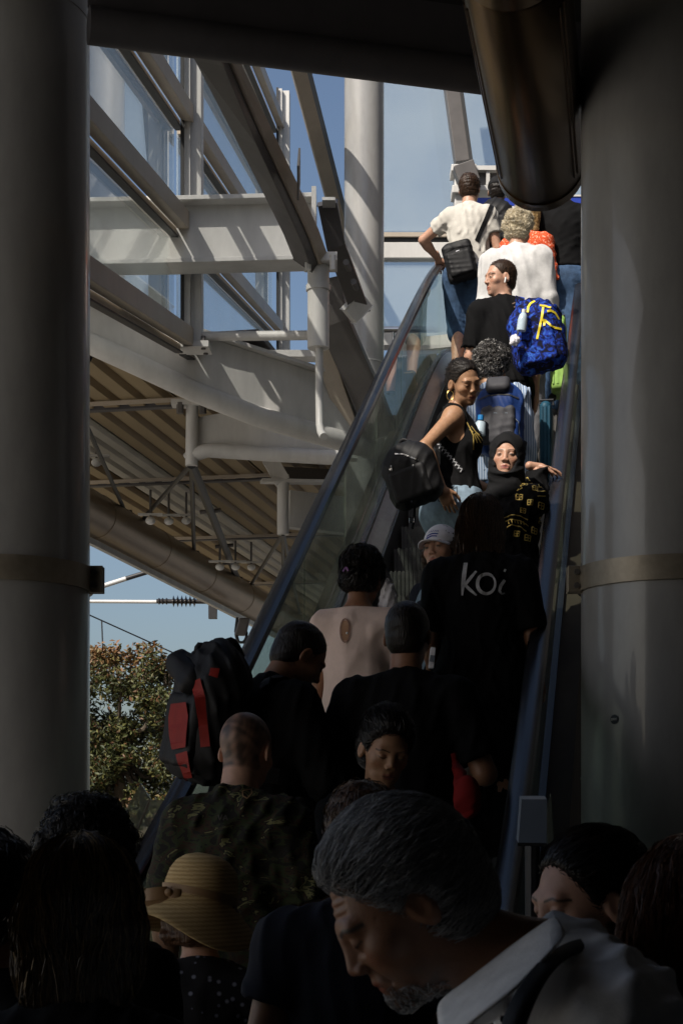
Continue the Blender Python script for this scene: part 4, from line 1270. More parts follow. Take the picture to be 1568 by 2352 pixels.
# ------------------------------------------------------------------ head
def head_prims(h, Rh, S, fem=False, ears=True, nose=1.0, jaw=1.0, lines=False):
    def T(x, y, z): return h + Rh @ Vector((x, y, z)) * S
    j = (.93 if fem else 1.0) * jaw
    q = [('e', T(0, -.014, .028), (.076 * S, .097 * S, .090 * S), Rh, .0),
         ('e', T(0, .030, -.028), (.060 * S * (.96 if fem else 1), .064 * S, .082 * S), Rh, .03),
         ('e', T(0, .032, -.074), (.049 * S * j, .050 * S, .038 * S), Rh, .025),
         ('e', T(0, .073, -.098), (.018 * S * j, .015 * S, .014 * S), Rh, .022),
         ('e', T(.043, .058, -.022), (.019 * S, .019 * S, .017 * S), Rh, .022),
         ('e', T(-.043, .058, -.022), (.019 * S, .019 * S, .017 * S), Rh, .022),
         ('c', T(-.036, .080, .020), T(.036, .080, .020), .011 * S, .011 * S, .016),
         ('-e', T(.031, .103, .001), (.016 * S, .014 * S, .010 * S), Rh, .014),
         ('-e', T(-.031, .103, .001), (.016 * S, .014 * S, .010 * S), Rh, .014),
         ('e', T(.031, .0790, .001), (.0128 * S, .0128 * S, .0120 * S), Rh, .005),
         ('e', T(-.031, .0790, .001), (.0128 * S, .0128 * S, .0120 * S), Rh, .005),
         ('c', T(0, .088, .012), T(0, .0990 * nose, -.027), .0072 * S, .0100 * S, .012),
         ('e', T(.0115, .098, -.033), (.0070 * S, .0085 * S, .0062 * S), Rh, .008),
         ('e', T(-.0115, .098, -.033), (.0070 * S, .0085 * S, .0062 * S), Rh, .008),
         ('c', T(-.017, .083, -.061), T(.017, .083, -.061), .0062 * S, .0062 * S, .008),
         ('c', T(0, .090, -.060), T(0, .090, -.0605), .0055 * S, .0055 * S, .010),
         ('c', T(-.014, .084, -.071), T(.014, .084, -.071), .0070 * S, .0070 * S, .007),
         ('-c', T(-.020, .0955, -.0655), T(.020, .0955, -.0655), .0022 * S, .0022 * S, .004)]
    for sx in ((-1, 1) if lines else ()):
        q.append(('-c', T(.019 * sx, .0925, -.036), T(.030 * sx, .0755, -.068), .0014 * S, .0010 * S, .009))
    if lines:
        for zz in (.040, .052, .063):
            q.append(('-c', T(-.036, .0745 - (zz - .04) * .45, zz), T(0, .0885 - (zz - .04) * .45, zz + .002), .0010 * S, .0014 * S, .006))
            q.append(('-c', T(.036, .0745 - (zz - .04) * .45, zz), T(0, .0885 - (zz - .04) * .45, zz + .002), .0010 * S, .0014 * S, .006))
        for sx in (-1, 1):
            for a_ in (-.006, .0, .006):
                q.append(('-c', T(.050 * sx, .060, .0 + a_), T(.060 * sx, .045, .0 + a_ * 2.2), .0014 * S, .0012 * S, .004))
            q.append(('-c', T(.020 * sx, .0925, -.012), T(.040 * sx, .074, -.020), .0018 * S, .0014 * S, .007))
            q.append(('-c', T(.006 * sx, .0935, .018), T(.005 * sx, .0925, .030), .0016 * S, .0014 * S, .004))
    if ears:
        for sx in (-1, 1):
            Re = Rh @ Matrix.Rotation(R_(18 * sx), 3, 'Z') @ Matrix.Rotation(R_(-12), 3, 'X')
            q += [('e', T(.079 * sx, -.006, -.008), (.0085 * S, .018 * S, .031 * S), Re, .008),
                  ('-e', T(.088 * sx, -.002, -.004), (.006 * S, .010 * S, .017 * S), Re, .005)]
    return q
def head_colour(v, h, Rh, S, skin, o):
    """paint of lips, brows, eyes, stubble and painted recess shade in head space"""
    L_ = (v - npv(h)) @ np.array(Rh, dtype=F32) / S
    x, y, z = L_.T
    ax_ = np.abs(x)
    c = np.tile(npv(skin), (len(v), 1))
    def mix(m, colr):
        m = np.clip(m, 0, 1)[:, None]
        c[:] = c * (1 - m) + npv(colr) * m
    fr = y > .05
    sk = npv(skin)
    mix(np.clip(1 - np.hypot((ax_ - .042) / .02, (z + .028) / .018), 0, 1) * .5 * fr, sk * npv((1.12, .80, .72)))
    mix(np.clip(1 - np.hypot(x / .016, (z + .03) / .014), 0, 1) * .4 * fr, sk * npv((1.1, .78, .72)))
    mix(np.clip(1.6 - 1.6 * np.hypot((ax_ - .031) / .022, (z + .001) / .015), 0, 1) * .45 * fr, sk * .62)  # eye sockets darkened: shade put into the skin colour
    if o.get('stubble'):
        mix(np.clip((-.045 - z) / .02, 0, 1) * np.clip((y + .01) / .03, 0, 1) * o['stubble'], sk * npv((.42, .42, .46)))
    if o.get('beard'):
        mix(np.clip((-.048 - z + .35 * np.minimum(y - .06, 0)) / .02, 0, 1) * np.clip((y - .0) / .03, 0, 1) * (.55 + .3 * wob(L_ * S, 160, 9)), o['beard'])
    lip = o.get('lip', sk * npv((.95, .52, .50)))
    ml = np.clip(1.5 - 1.5 * np.hypot(x / .025, (z + .066) / .0125), 0, 1) ** .5 * (y > .075)
    mix(ml, lip)
    mix(np.exp(-((z + .0655) / .0016) ** 2) * (ax_ < .022) * (y > .07), sk * .16)  # mouth line: shade between the lips painted in
    mix(np.exp(-((z + .0375) / .0025) ** 2 - ((ax_ - .007) / .0035) ** 2) * (y > .08), sk * .35)  # nostrils: shade painted on, no holes modelled
    br = o.get('brow', (.02, .014, .01))
    zb = .0195 + .005 * np.clip((ax_ - .014) / .02, 0, 1) - .007 * np.clip((ax_ - .038) / .014, 0, 1)
    mix(np.exp(-((z - zb) / (.0036 if not o.get('fem') else .0026)) ** 4) * (ax_ > .011) * (ax_ < .053) * fr * .92, br)
    if o.get('eyes', 'open') == 'open':
        e = np.hypot((ax_ - .031) / .0128, (z + .0005) / .0036)
        me_ = (e < 1) & fr & (y > .06)
        mix(me_ * .9, (.24, .20, .18))
        ir = np.hypot(ax_ - .031 + o.get('gaze', 0) * np.sign(x), z - .0005) < .0070
        mix((me_ & ir) * 1., (.025, .014, .008))
        lidz = .0048 - 22 * ((ax_ - .031) ** 2) / .0135
        mix(np.exp(-((z - lidz) / .0019) ** 2) * (np.abs(ax_ - .031) < .016) * fr * .95, (.012, .009, .008))
    else:
        lidz = -.004 + 22 * ((ax_ - .031) ** 2)
        mix(np.exp(-((z - lidz) / .0018) ** 2) * (np.abs(ax_ - .031) < .015) * fr, (.012, .009, .008))
    if o.get('scalp'):
        hair = _hair_mask(x, y, z)
        r = np.random.RandomState(4)
        sp = .78 + .3 * wob(L_ * S, 90, 3)
        mix(np.clip(hair, 0, 1) * np.clip(sp, .25, 1) * o.get('scalp_w', .85), o['scalp'])
    return c
def _hair_mask(x, y, z):
    front = (y - .068) * .885 - (z - .078) * .466
    m = np.clip(-front / .012, 0, 1)
    m *= np.clip((z + .078) / .012, 0, 1)
    ear = np.hypot((y + .0) / .030, (z + .012) / .044)
    m *= np.where((np.abs(x) > .055) & (ear < 1), 0, 1)
    m *= np.where((z < -.03) & (y > .0), 0, 1)
    return m
def hair_cap(h, Rh, S, o, res):
    """hair volume around the skull, kept off the face and the ears"""
    def T(x, y, z): return h + Rh @ Vector((x, y, z)) * S
    th = o.get('thick', .012); vol = o.get('vol', 0)
    q = [('e', T(0, -.018, .032 + vol * .4), ((.077 + th) * S, (.098 + th) * S, (.090 + th + vol) * S), Rh, 0),
         ('e', T(0, -.045, -.035), ((.064 + th * .7) * S, (.055 + th * .8) * S, .055 * S), Rh, .03)]
    rl = random.Random(o.get('seed', 5))
    for _ in range(o.get('lumps', 0)):
        a_, b_ = rl.uniform(0, 6.28), rl.uniform(-.25, 1.4)
        q.append(('e', T(math.cos(a_) * math.cos(b_) * (.074 + th), -.02 + math.sin(a_) * math.cos(b_) * (.094 + th), .03 + math.sin(b_) * (.086 + th)), tuple(rl.uniform(.014, .024) * S for _ in range(3)), Rh, .012))
    low = o.get('low', -.088)
    k = o.get('kind', 'short')
    if k == 'bun':
        q.append(('e', T(*o.get('bun', (0, -.115, .045))), (.045 * S, .042 * S, .042 * S), Rh, .015))
    if k in ('long', 'bob', 'pony'):
        L_ = o.get('len', .35)
        dn = Vector((0, 0, -1))
        back = h + Rh @ Vector((0, -.055, -.02)) * S
        flow = Rh @ Vector((0, -.035, 0))
        if k == 'pony':
            q.append(('c', T(0, -.115, .03), T(0, -.15, -.02), .024 * S, .03 * S, .02))
            q.append(('c', T(0, -.15, -.02), T(0, -.15, -.02) + dn * L_, .032 * S, .014 * S, .02))
        else:
            for sx in (-.055, -.02, .02, .055):
                st_ = h + Rh @ Vector((sx * 1.1, -.05 + abs(sx) * .35, -.02)) * S
                q.append(('c', st_, st_ + flow * (1 if abs(sx) < .03 else .4) + dn * L_ + Rh @ Vector((sx * .35, 0, 0)), .040 * S, .030 * S, .04))
            if o.get('sides'):
                for sx in (-1, 1):
                    st_ = h + Rh @ Vector((sx * .078, .005, -.01)) * S
                    q.append(('c', st_, st_ + dn * L_ * .9 + Rh @ Vector((sx * .02, .01, 0)), .028 * S, .022 * S, .035))
    lo, hi = bounds(q, .02)
    a = axes(lo, hi, res)
    F = field(q, a)
    # carve the face: front plane, then a box under the ears
    fp, fnr = o.get('front', (.068, .078)), Rh @ Vector((0, .885, -.466))
    pt = T(0, fp[0], fp[1])
    G = (a[0][:, None, None] - pt[0]) * fnr[0] + (a[1][None, :, None] - pt[1]) * fnr[1] + (a[2][None, None, :] - pt[2]) * fnr[2]
    F = -smin(-F, -G, .012)
    if k in ('short', 'bun', 'pony'):
        un = Rh @ Vector((0, .35, -1)).normalized()
        pt = T(0, -.05, low)
        G = (a[0][:, None, None] - pt[0]) * un[0] + (a[1][None, :, None] - pt[1]) * un[1] + (a[2][None, None, :] - pt[2]) * un[2]
        if k == 'pony':
            bk = Rh @ Vector((0, -1, 0)); pb = T(0, -.108 - th, 0)
            G2 = -((a[0][:, None, None] - pb[0]) * bk[0] + (a[1][None, :, None] - pb[1]) * bk[1] + (a[2][None, None, :] - pb[2]) * bk[2])
            G = np.minimum(G, -G2 * -1) if False else np.where(G2 < 0, -.1, G)
        F = np.maximum(F, G)
        if o.get('ears', True):
            p = np.ix_(*a)
            for sx in (-1, 1):
                F = np.maximum(F, -d_ell(p, T(.092 * sx, .002, -.016), (.034 * S, .032 * S, .044 * S), Rh))
    w_ = o.get('wave', .004)
    F = wobble(F, a, w_, o.get('freq', 120), o.get('seed', 5), .03, octaves=5)
    return surface(F, a)
def strands(vq, n, length, flow, seed, r=.0012, steps=7, lift=.002, rnd=.3, pick=None, curl=0):
    """thin tapered hair strands that follow a hair volume"""
    v, q = vq
    if not len(v): return MB()
    nr = np.zeros_like(v)
    e1, e2 = v[q[:, 1]] - v[q[:, 0]], v[q[:, 2]] - v[q[:, 0]]
    fn_ = np.cross(e1, e2)
    for c in range(4): np.add.at(nr, q[:, c], fn_)
    nr /= np.maximum(np.linalg.norm(nr, axis=1), 1e-9)[:, None]
    kd = KDTree(len(v))
    for i, c in enumerate(v): kd.insert(c, i)
    kd.balance()
    rng_ = random.Random(seed)
    mb = MB()
    tot = 0
    while tot < n:
        i = rng_.randrange(len(v))
        if pick and not pick(v[i], nr[i]):
            tot += .25; continue
        tot += 1
        p = Vector(v[i]); pts = []
        L_ = length * rng_.uniform(.5, 1.2)
        jit = Vector((rng_.gauss(0, rnd), rng_.gauss(0, rnd), rng_.gauss(0, rnd)))
        off = lift * rng_.uniform(.2, 2.2)
        ok = True
        for s in range(steps):
            co, ix, ds = kd.find(p)
            nn = Vector(nr[ix])
            d = flow(p, nn) + jit
            if curl:
                d = d.normalized() + nn.cross(d).normalized() * curl * math.sin(s * 1.5 + i) 
            d = d - nn * d.dot(nn)
            if d.length < 1e-4: break
            base = Vector(co) + (p - Vector(co)) - nn * (p - Vector(co)).dot(nn)
            pts.append(base + nn * (off + (.0015 + .003 * curl) * math.sin(s * 1.3 + i)))
            p = base + d.normalized() * L_ / steps
            if (p - Vector(kd.find(p)[0])).length > .02: break
        if len(pts) < 3: continue
        m_ = len(pts)
        mb.tube(pts, [r * (1 - .85 * (k / (m_ - 1)) ** 2) for k in range(m_)], 3, cap=False)
    return mb

# ------------------------------------------------------------------ hands
def hand_mesh(wr, f, nrm, S, curl=25, right=True, spread=5, skin=(.4, .2, .1), res=.0045):
    """palm, four unequal bent fingers and a thumb at the side; f = forearm direction, nrm = palm normal"""
    f = Vector(f).normalized(); nrm = Vector(nrm); nrm = (nrm - f * nrm.dot(f)).normalized()
    sd = f.cross(nrm) * (1 if right else -1)         # thumb side
    M = Matrix((sd, f, nrm)).transposed()
    q = [('e', wr + f * .045 * S, (.040 * S, .052 * S, .017 * S), M, 0), ('c', wr - f * .05 * S, wr + f * .02 * S, .026 * S, .027 * S, .02)]
    for i, (o_, L_) in enumerate(((.029, .072), (.010, .080), (-.010, .074), (-.028, .058))):
        a = wr + f * (.082 - .006 * abs(i - 1)) * S + sd * o_ * S
        ang = 0
        p = a; lr = .0088
        q.append(('c', wr + f * .04 * S + sd * o_ * .8 * S, a, .010 * S, .0095 * S, .010))
        for seg, fr in enumerate((.45, .32, .23)):
            ang += curl * (1 + .15 * i) * (.7 if seg == 0 else 1)
            d = f * math.cos(R_(ang)) + nrm * math.sin(R_(ang)) + sd * math.sin(R_(spread)) * (1.2 - i) * .6
            p2 = p + d.normalized() * L_ * fr * S
            q.append(('c', p, p2, lr * S, (lr - .0008) * S, .003))
            p = p2; lr -= .0008
    t0 = wr + f * .022 * S + sd * .030 * S
    t1 = t0 + (f * .62 + sd * .62 + nrm * .35).normalized() * .040 * S
    t2 = t1 + (f * .85 + sd * .25 + nrm * .45).normalized() * .034 * S
    t3 = t2 + (f * .9 + nrm * .45).normalized() * .022 * S
    q += [('c', t0, t1, .015 * S, .011 * S, .012), ('c', t1, t2, .0105 * S, .0092 * S, .004), ('c', t2, t3, .009 * S, .0075 * S, .003)]
    lo, hi = bounds(q, .01)
    a = axes(lo, hi, res)
    v, qd = surface(field(q, a), a)
    return v, qd, np.tile(npv(skin), (len(v), 1))

def decal(name, strokes, org, xd, yd, target, m, parent, width=.006, off=.0025, back=.25):
    """flat brush strokes wrapped on a surface: strokes are lists of (x, y[, width]) in metres"""
    xd, yd = Vector(xd).normalized(), Vector(yd).normalized()
    zd = xd.cross(yd)
    mb = MB()
    for stk_ in strokes:
        pts = [s if len(s) > 2 else (*s, width) for s in stk_]
        dense = []
        for a, b in zip(pts[:-1], pts[1:]):
            n_ = max(1, int(math.hypot(b[0] - a[0], b[1] - a[1]) / .006))
            for k in range(n_): dense.append([a[c] + (b[c] - a[c]) * k / n_ for c in range(3)])
        dense.append(pts[-1])
        rows = []
        for i, d in enumerate(dense):
            e, g = dense[max(i - 1, 0)], dense[min(i + 1, len(dense) - 1)]
            t_ = Vector((g[0] - e[0], g[1] - e[1])); t_ = t_.normalized() if t_.length else Vector((1, 0))
            nn = Vector((-t_.y, t_.x))
            row = []
            for s_ in (-.5, .5):
                w2 = Vector(org) + xd * (d[0] + nn.x * s_ * d[2]) + yd * (d[1] + nn.y * s_ * d[2])
                hit = target.ray_cast(w2 + zd * back, -zd, back * 2)
                row.append(hit[0] + zd * off if hit[0] is not None else None)
            rows.append(row)
        for r0, r1 in zip(rows[:-1], rows[1:]):
            if None in r0 or None in r1: continue
            mb.add([r0[0], r0[1], r1[1], r1[0]], [(0, 1, 2, 3)])
    if mb.v:
        return mb.build(name, m, parent, kind='stuff' if name in ('gold_print', 'woven_pattern', 'cap_print', 'sleeve_lettering', 'name_tape', 'pocket_seam', 'side_band') else None)
def bvh(me):
    return BVHTree.FromPolygons([v.co.copy() for v in me.vertices], [tuple(p.vertices) for p in me.polygons])

# ------------------------------------------------------------------ a person
def person(head, D, yaw, label, H=1.72, skin='olive', fem=False, hyaw=0, hpitch=0, hroll=0, tyaw=None, lean=0, side=0, girth=1.0, sh=1.0,
           arms=None, top=None, bottom=None, hair=None, face=None, feet=None, shoes='shoe_dark', res=1.0, ground=None, stand=None, hs=1.0, hands=True, wrist=None, nboff=(0, 0, 0)):
    """head: picture position of the head's centre at depth D; yaw: the way the hips face; tyaw: the shoulders; hyaw: the face (all absolute)"""
    S = H / 1.75
    tyaw = yaw if tyaw is None else tyaw
    hc = P(head[0], head[1], D)
    hS = hs * (S * .5 + .5)
    Rh = rot(hyaw, hpitch, hroll); Rt = rot(tyaw, lean, side); Rp = rot(yaw, lean * .25, side * .3); Rm = rot(tyaw, (lean + hpitch) * .5, (side + hroll) * .5)
    Rw = rot((yaw + tyaw) / 2, lean * .7, side * .7)
    nb = hc - Rh @ Vector((0, .012, .095)) * hS - Rm @ Vector((0, .018, .070)) * S + Vector(nboff)
    chest = nb - Rt @ Vector((0, .006, .185)) * S
    waist = chest - Rw @ Vector((0, 0, .215)) * S
    pel = waist - Rp @ Vector((0, .0, .14)) * S
    gz = ground if ground is not None else ground_z(pel)
    base = Vector((pel.x, pel.y, gz))
    if pel.z - gz < .45 * S: base.z = gz = pel.z - .9 * S
    hu = 0.0
    skn = npv(SKIN[skin]) if isinstance(skin, str) else npv(skin)
    fw = .90 if fem else 1.0
    shw = .156 * S * sh * (.92 if fem else 1)
    SH = {s: chest + Rt @ Vector((s * shw, -.012 * S, .108 * S)) for s in (-1, 1)}
    ch = (.146 * girth * fw, .108 * girth, .165)
    wa = (.130 * girth * fw, .102 * girth, .15)
    pe = (.150 * girth * (1.06 if fem else 1), .118 * girth, .125)
    def torso(inf):
        q = [('e', pel, tuple((a * S + inf) for a in pe), Rp, .0), ('e', waist, tuple((a * S + inf) for a in wa), Rw, .09),
             ('e', chest, tuple((a * S + inf) for a in ch), Rt, .10)]
        for s in (-1, 1):
            q.append(('c', chest + Rt @ Vector((s * .05, -.012, .105)) * S, SH[s], .056 * S + inf, .048 * S + inf, .06))
            q.append(('c', nb + Rt @ Vector((s * .02, -.012, -.01)) * S, chest + Rt @ Vector((s * .115, -.018, .128)) * S, .040 * S + inf * .7, .036 * S + inf * .8, .05))
            if fem:
                q.append(('e', chest + Rt @ Vector((s * .068, .085, .0)) * S, tuple(.056 * S + inf for _ in range(3)), Rt, .05))
            q.append(('e', pel + Rp @ Vector((s * .07, -.05, -.03)) * S, tuple(.078 * S * girth + inf * .7 for _ in range(3)), Rp, .06))
        return q
    # arms
    AR = {}
    la, lf = .285 * S, .25 * S
    dflt = {-1: ((-.16, .02, -1), (-.06, .22, -1)), 1: ((.16, .02, -1), (.06, .22, -1))}
    Ry = rot(tyaw)
    for s, key in ((-1, 'L'), (1, 'R')):
        spec = (arms or {}).get(key)
        if spec is None: spec = dflt[s]
        if spec[0] == 'ik':
            tgt, pole = Vector(spec[1]), Vector(spec[2])
            d = tgt - SH[s]; dl = min(d.length, (la + lf) * .998); dn = d.normalized()
            x = (la * la - lf * lf + dl * dl) / (2 * dl)
            hgt = math.sqrt(max(la * la - x * x, 0))
            pp = (pole - dn * pole.dot(dn)).normalized()
            el = SH[s] + dn * x + pp * hgt
            wr = el + (SH[s] + dn * dl - el).normalized() * lf
        else:
            el = SH[s] + (Ry @ Vector(spec[0])).normalized() * la
            wr = el + (Ry @ Vector(spec[1])).normalized() * lf
        AR[s] = (SH[s], el, wr)
    am = (.85 if fem else 1.0) * (.6 + .4 * girth)
    def armq(s, inf, t=2.0):
        a, e, w_ = AR[s]
        q = [('c', a, a.lerp(e, min(t, 1)), .054 * S * am + inf, (.054 - .016 * min(t, 1)) * S * am + inf, .035)]
        if t > 1:
            q.append(('c', e, e.lerp(w_, t - 1), .040 * S * am + inf, (.040 - .013 * (t - 1)) * S * am + inf, .012))
            if inf == 0:
                q.append(('e', e.lerp(w_, .28), (.040 * S * am, .040 * S * am, .07 * S), Vector((w_ - e)).to_track_quat('Z', 'Y').to_matrix(), .02))
        return q
    # legs
    LG = {}
    ll = .445 * S
    for s in (-1, 1):
        hip = pel + Rp @ Vector((s * .088, 0, -.04)) * S
        fo = (feet or {}).get('L' if s < 0 else 'R', (0, 0, 0))
        fyaw = rot(yaw + (4 * s))
        ank = Vector((hip.x, hip.y, gz + .085 * S)) + rot(yaw) @ Vector((s * .01 + fo[0], fo[1], fo[2]))
        d = ank - hip; dl = d.length
        mid = (hip + ank) / 2
        bend = math.sqrt(max(ll * ll - dl * dl / 4, 0))
        kn = mid + rot(yaw) @ Vector((0, 1, 0)) * min(bend, .2)
        LG[s] = (hip, kn, ank, fyaw, fo)
    def legq(s, inf, t=2.0):
        h_, k_, a_, _, _ = LG[s]
        q = [('c', h_, h_.lerp(k_, min(t, 1)), .092 * S * girth + inf, (.092 - .036 * min(t, 1)) * S * girth + inf, .04)]
        if t > 1:
            q.append(('c', k_, k_.lerp(a_, t - 1), .056 * S * girth + inf, (.056 - .018 * (t - 1)) * S + inf, .02))
            if inf == 0:
                bk = k_.lerp(a_, .3) - LG[s][3] @ Vector((0, .018, 0))
                q.append(('e', bk, (.05 * S, .052 * S, .11 * S), ID3, .03))
        return q
    neckq = [('c', nb - Rt @ Vector((0, .008, .02)) * S, hc + Rh @ Vector((0, -.018, -.06)) * hS, (.060 if not fem else .052) * S, (.056 if not fem else .047) * hS, .03)]
    fo_ = dict(face or {}); fo_['fem'] = fem
    # body: coarse grid for trunk and limbs, fine grid for head and neck
    body_p = torso(0) + neckq + armq(-1, 0) + armq(1, 0) + legq(-1, 0) + legq(1, 0)
    for s in (-1, 1):
        h_, k_, a_, fy, fo2 = LG[s]
        body_p.append(('c', a_ - Vector((0, 0, .03 * S)), a_ + fy @ Vector((0, .13, -.045)) * S, .036 * S, .028 * S, .02))
    headq = head_prims(hc, Rh, hS, fem, fo_.get('ears', True), fo_.get('nose', 1.0), fo_.get('jaw', 1.0), fo_.get('lines', False))
    def loc(v): return v
    parts = []
    lo, hi = bounds(body_p, .03)
    a = axes(lo, hi, .0145 * max(res, .7))
    v, qd = surface(field(body_p, a), a)
    # drop the coarse neck where the fine head grid takes over
    parts.append((v, qd, np.tile(skn, (len(v), 1))))
    hlo, hhi = bounds(headq, .012)
    hlo = np.minimum(hlo, npv(nb) - .075 * S)
    a = axes(hlo, hhi, .0036 * res)
    hq = headq + neckq + [q for q in torso(0)[3:] if q[0] == 'c'] if False else headq + neckq
    v, qd = surface(field(hq, a), a)
    parts.append((v, qd, head_colour(v, hc, Rh, hS, skn, fo_)))
    head_vq = (v, qd)
    if hands:
        for s in (-1, 1):
            a_, e_, w_ = AR[s]
            f = (w_ - e_).normalized()
            ho = (wrist or {}).get('L' if s < 0 else 'R', {})
            f2 = Vector(ho.get('dir', f))
            nm = Vector(ho.get('palm', Ry @ Vector((-s, .3, 0))))
            parts.append(hand_mesh(w_, f2, nm, S * (.92 if fem else 1), ho.get('curl', 28), s > 0, ho.get('spread', 5), skn * .97, .0052 * res))
    root = thing('person', label, 'person', base)
    me = np_mesh('body', parts)
    bo = link('body', me, 'skin', root)
    info = dict(root=root, hc=hc, Rh=Rh, hS=hS, S=S, nb=nb, chest=chest, waist=waist, pel=pel, Rt=Rt, Rp=Rp, AR=AR, LG=LG, SH=SH, Ry=Ry, gz=gz, body=bo)
    # clothes
    if bottom:
        inf = bottom.get('off', .014); t = bottom.get('len', 1.93)
        q = torso(inf)[:2] + [x for x in torso(inf) if x[0] == 'e' and x[4] == .06] + legq(-1, inf + bottom.get('flare', .004), t) + legq(1, inf + bottom.get('flare', .004), t)
        lo, hi = bounds(q, .03); a = axes(lo, hi, .0115 * max(res, .8))
        F = field(q, a)
        F = folds(F, a, bottom.get('fold', .0045) * 1.0, 60, 21 + int(D * 10), .03)
        F = cut(F, a, waist - Rp @ Vector((0, 0, bottom.get('top', .06))) * S, Rp @ Vector((0, 0, 1)))
        for s in (-1, 1): pass
        vq = surface(F, a)
        info['bottom'] = link(bottom.get('name', 'trousers'), np_mesh('trousers', [vq]), bottom['mat'], root)
    if top:
        inf = top.get('off', .016); t = top.get('sleeve', .75)
        q = torso(inf)
        sleeves = [armq(s, inf * top.get('sl', 1.0), t) for s in (-1, 1)] if t > 0 else []
        if top.get('skirt'):
            q.append(('c', pel, pel - Vector((0, 0, top['skirt'])), .15 * S * girth, .2 * S * girth, .08))
        lo, hi = bounds(q + [x for sl_ in sleeves for x in sl_], .03); a = axes(lo, hi, top.get('res', .0098) * max(res, .7))
        F = field(q, a)
        for s, sl_ in zip((-1, 1), sleeves):
            A_, e_, w_ = AR[s]
            pt, dr = (A_.lerp(e_, t), e_ - A_) if t <= 1 else (e_.lerp(w_, t - 1), w_ - e_)
            F = smin(F, cut(field(sl_, a), a, pt, dr), .03)
        F = folds(F, a, top.get('fold', .005) * 1.0, top.get('ffreq', 46), 3 + int(D * 10), .035)
        hem = top.get('hem', -.02)
        if not top.get('skirt'):
            F = cut(F, a, pel + Rp @ Vector((0, 0, hem)) * S, Rp @ Vector((0, 0, -1)))
        # neckline
        nk = top.get('neck', 0.0)
        F = cut(F, a, nb + Rt @ Vector((0, .03, .012 + nk)) * S, Rt @ Vector((0, top.get('scoop', .45), 1)))
        if top.get('bare'):
            for s in (-1, 1):
                nn = Rt @ Vector((s * 1.0, 0, .10))
                F = cut(F, a, SH[s] + Rt @ Vector((-s * top['bare'], 0, 0)) * S, nn)
        vq = surface(F, a)
        info['top'] = link(top.get('name', 'shirt'), np_mesh('shirt', [vq]), top['mat'], root)
        if top.get('collar'):
            cq = [('c', nb + Rt @ Vector((0, .0, .0)) * S, nb + Rt @ Vector((0, .012, .05)) * S, .066 * S, .060 * S, 0)]
            lo, hi = bounds(cq, .02); a = axes(lo, hi, .006)
            F = field(cq, a); F = cut(F, a, nb + Rt @ Vector((0, 0, .038)) * S, Rt @ Vector((0, .35, 1)))
            F = wobble(F, a, .002, 60, 2)
            link('collar', np_mesh('collar', [surface(F, a)]), top['mat'], root)
    # shoes
    if shoes:
        for s in (-1, 1):
            h_, k_, a_, fy, fo2 = LG[s]
            pit = (fo2[3] if len(fo2) > 3 else 0)
            Rf = fy @ Matrix.Rotation(R_(-pit), 3, 'X')
            T = lambda x, y, z: a_ + Rf @ Vector((x, y, z)) * S
            q = [('c', T(0, -.02, -.035), T(0, .15, -.05), .046 * S, .036 * S, .02), ('c', T(0, -.01, -.02), T(0, .0, .0), .048 * S, .044 * S, .02)]
            lo, hi = bounds(q, .02); a = axes(lo, hi, .008)
            F = field(q, a); F = cut(F, a, T(0, 0, -.070), Rf @ Vector((0, 0, -1)))
            so_ = link('shoe', np_mesh('shoe', [surface(F, a)]), shoes, root)
            MB().box(T(0, .06, -.076), Rf @ Vector((.042, 0, 0)) * S, Rf @ Vector((0, .135, 0)) * S, Rf @ Vector((0, 0, .009)) * S).build('sole', 'shoe_sole', so_, bevel=.006)
    # hair
    if hair:
        hv = hair_cap(hc, Rh, hS, hair, hair.get('res', .0055) * res)
        ho = link('hair', np_mesh('hair', [hv]), hair['mat'], root)
        info['hair'] = ho
        if hair.get('n'):
            cm = hair.get('comb')
            if cm is None:
                ctr = hc + Rh @ Vector((0, -.03, .08)) * hS
                def cm(p, nn): return (p - ctr).normalized() * .8 + Vector((0, 0, -.8))
            else:
                cmv = cm
                def cm(p, nn): return Rh @ Vector(cmv)
            sm_ = strands(hv, hair['n'], hair.get('slen', .06), cm, hair.get('seed', 5), hair.get('sr', .0011), hair.get('steps', 6), hair.get('lift', .002), hair.get('srnd', .3), curl=hair.get('curl', 0))
            if sm_.v:
                sm_.build('hair_strands', hair.get('smat', SM.get(hair['mat'], hair['mat'])), root, smooth=True, kind='stuff')
    if fo_.get('bristle'):
        nb_, bm, bl = fo_['bristle']
        def inb(c, nn):
            l_ = Rh.transposed() @ (Vector(c) - hc) / hS
            return l_.y > .02 and -.125 < l_.z < -.074 + (l_.y - .08) * .5 and not (abs(l_.x) < .022 and -.078 < l_.z < -.056) and Vector(nn).dot(Rh @ Vector((0, 1, -.2))) > -.2
        sb = strands(head_vq, nb_, bl, lambda p, nn: Rh @ Vector((0, .2, -1)), 9, .0007, 4, .002, .45, pick=inb)
        if sb.v: sb.build('beard', bm, root, smooth=True, kind='stuff')
    return info
# ================================================================== the crowd
HEAD = math.degrees(A_ESC)
BK = HEAD                      # facing up the escalator
PP = {}
def railpt(s, w_):
    return E(s, w_, ramp(s) + HR + .03)
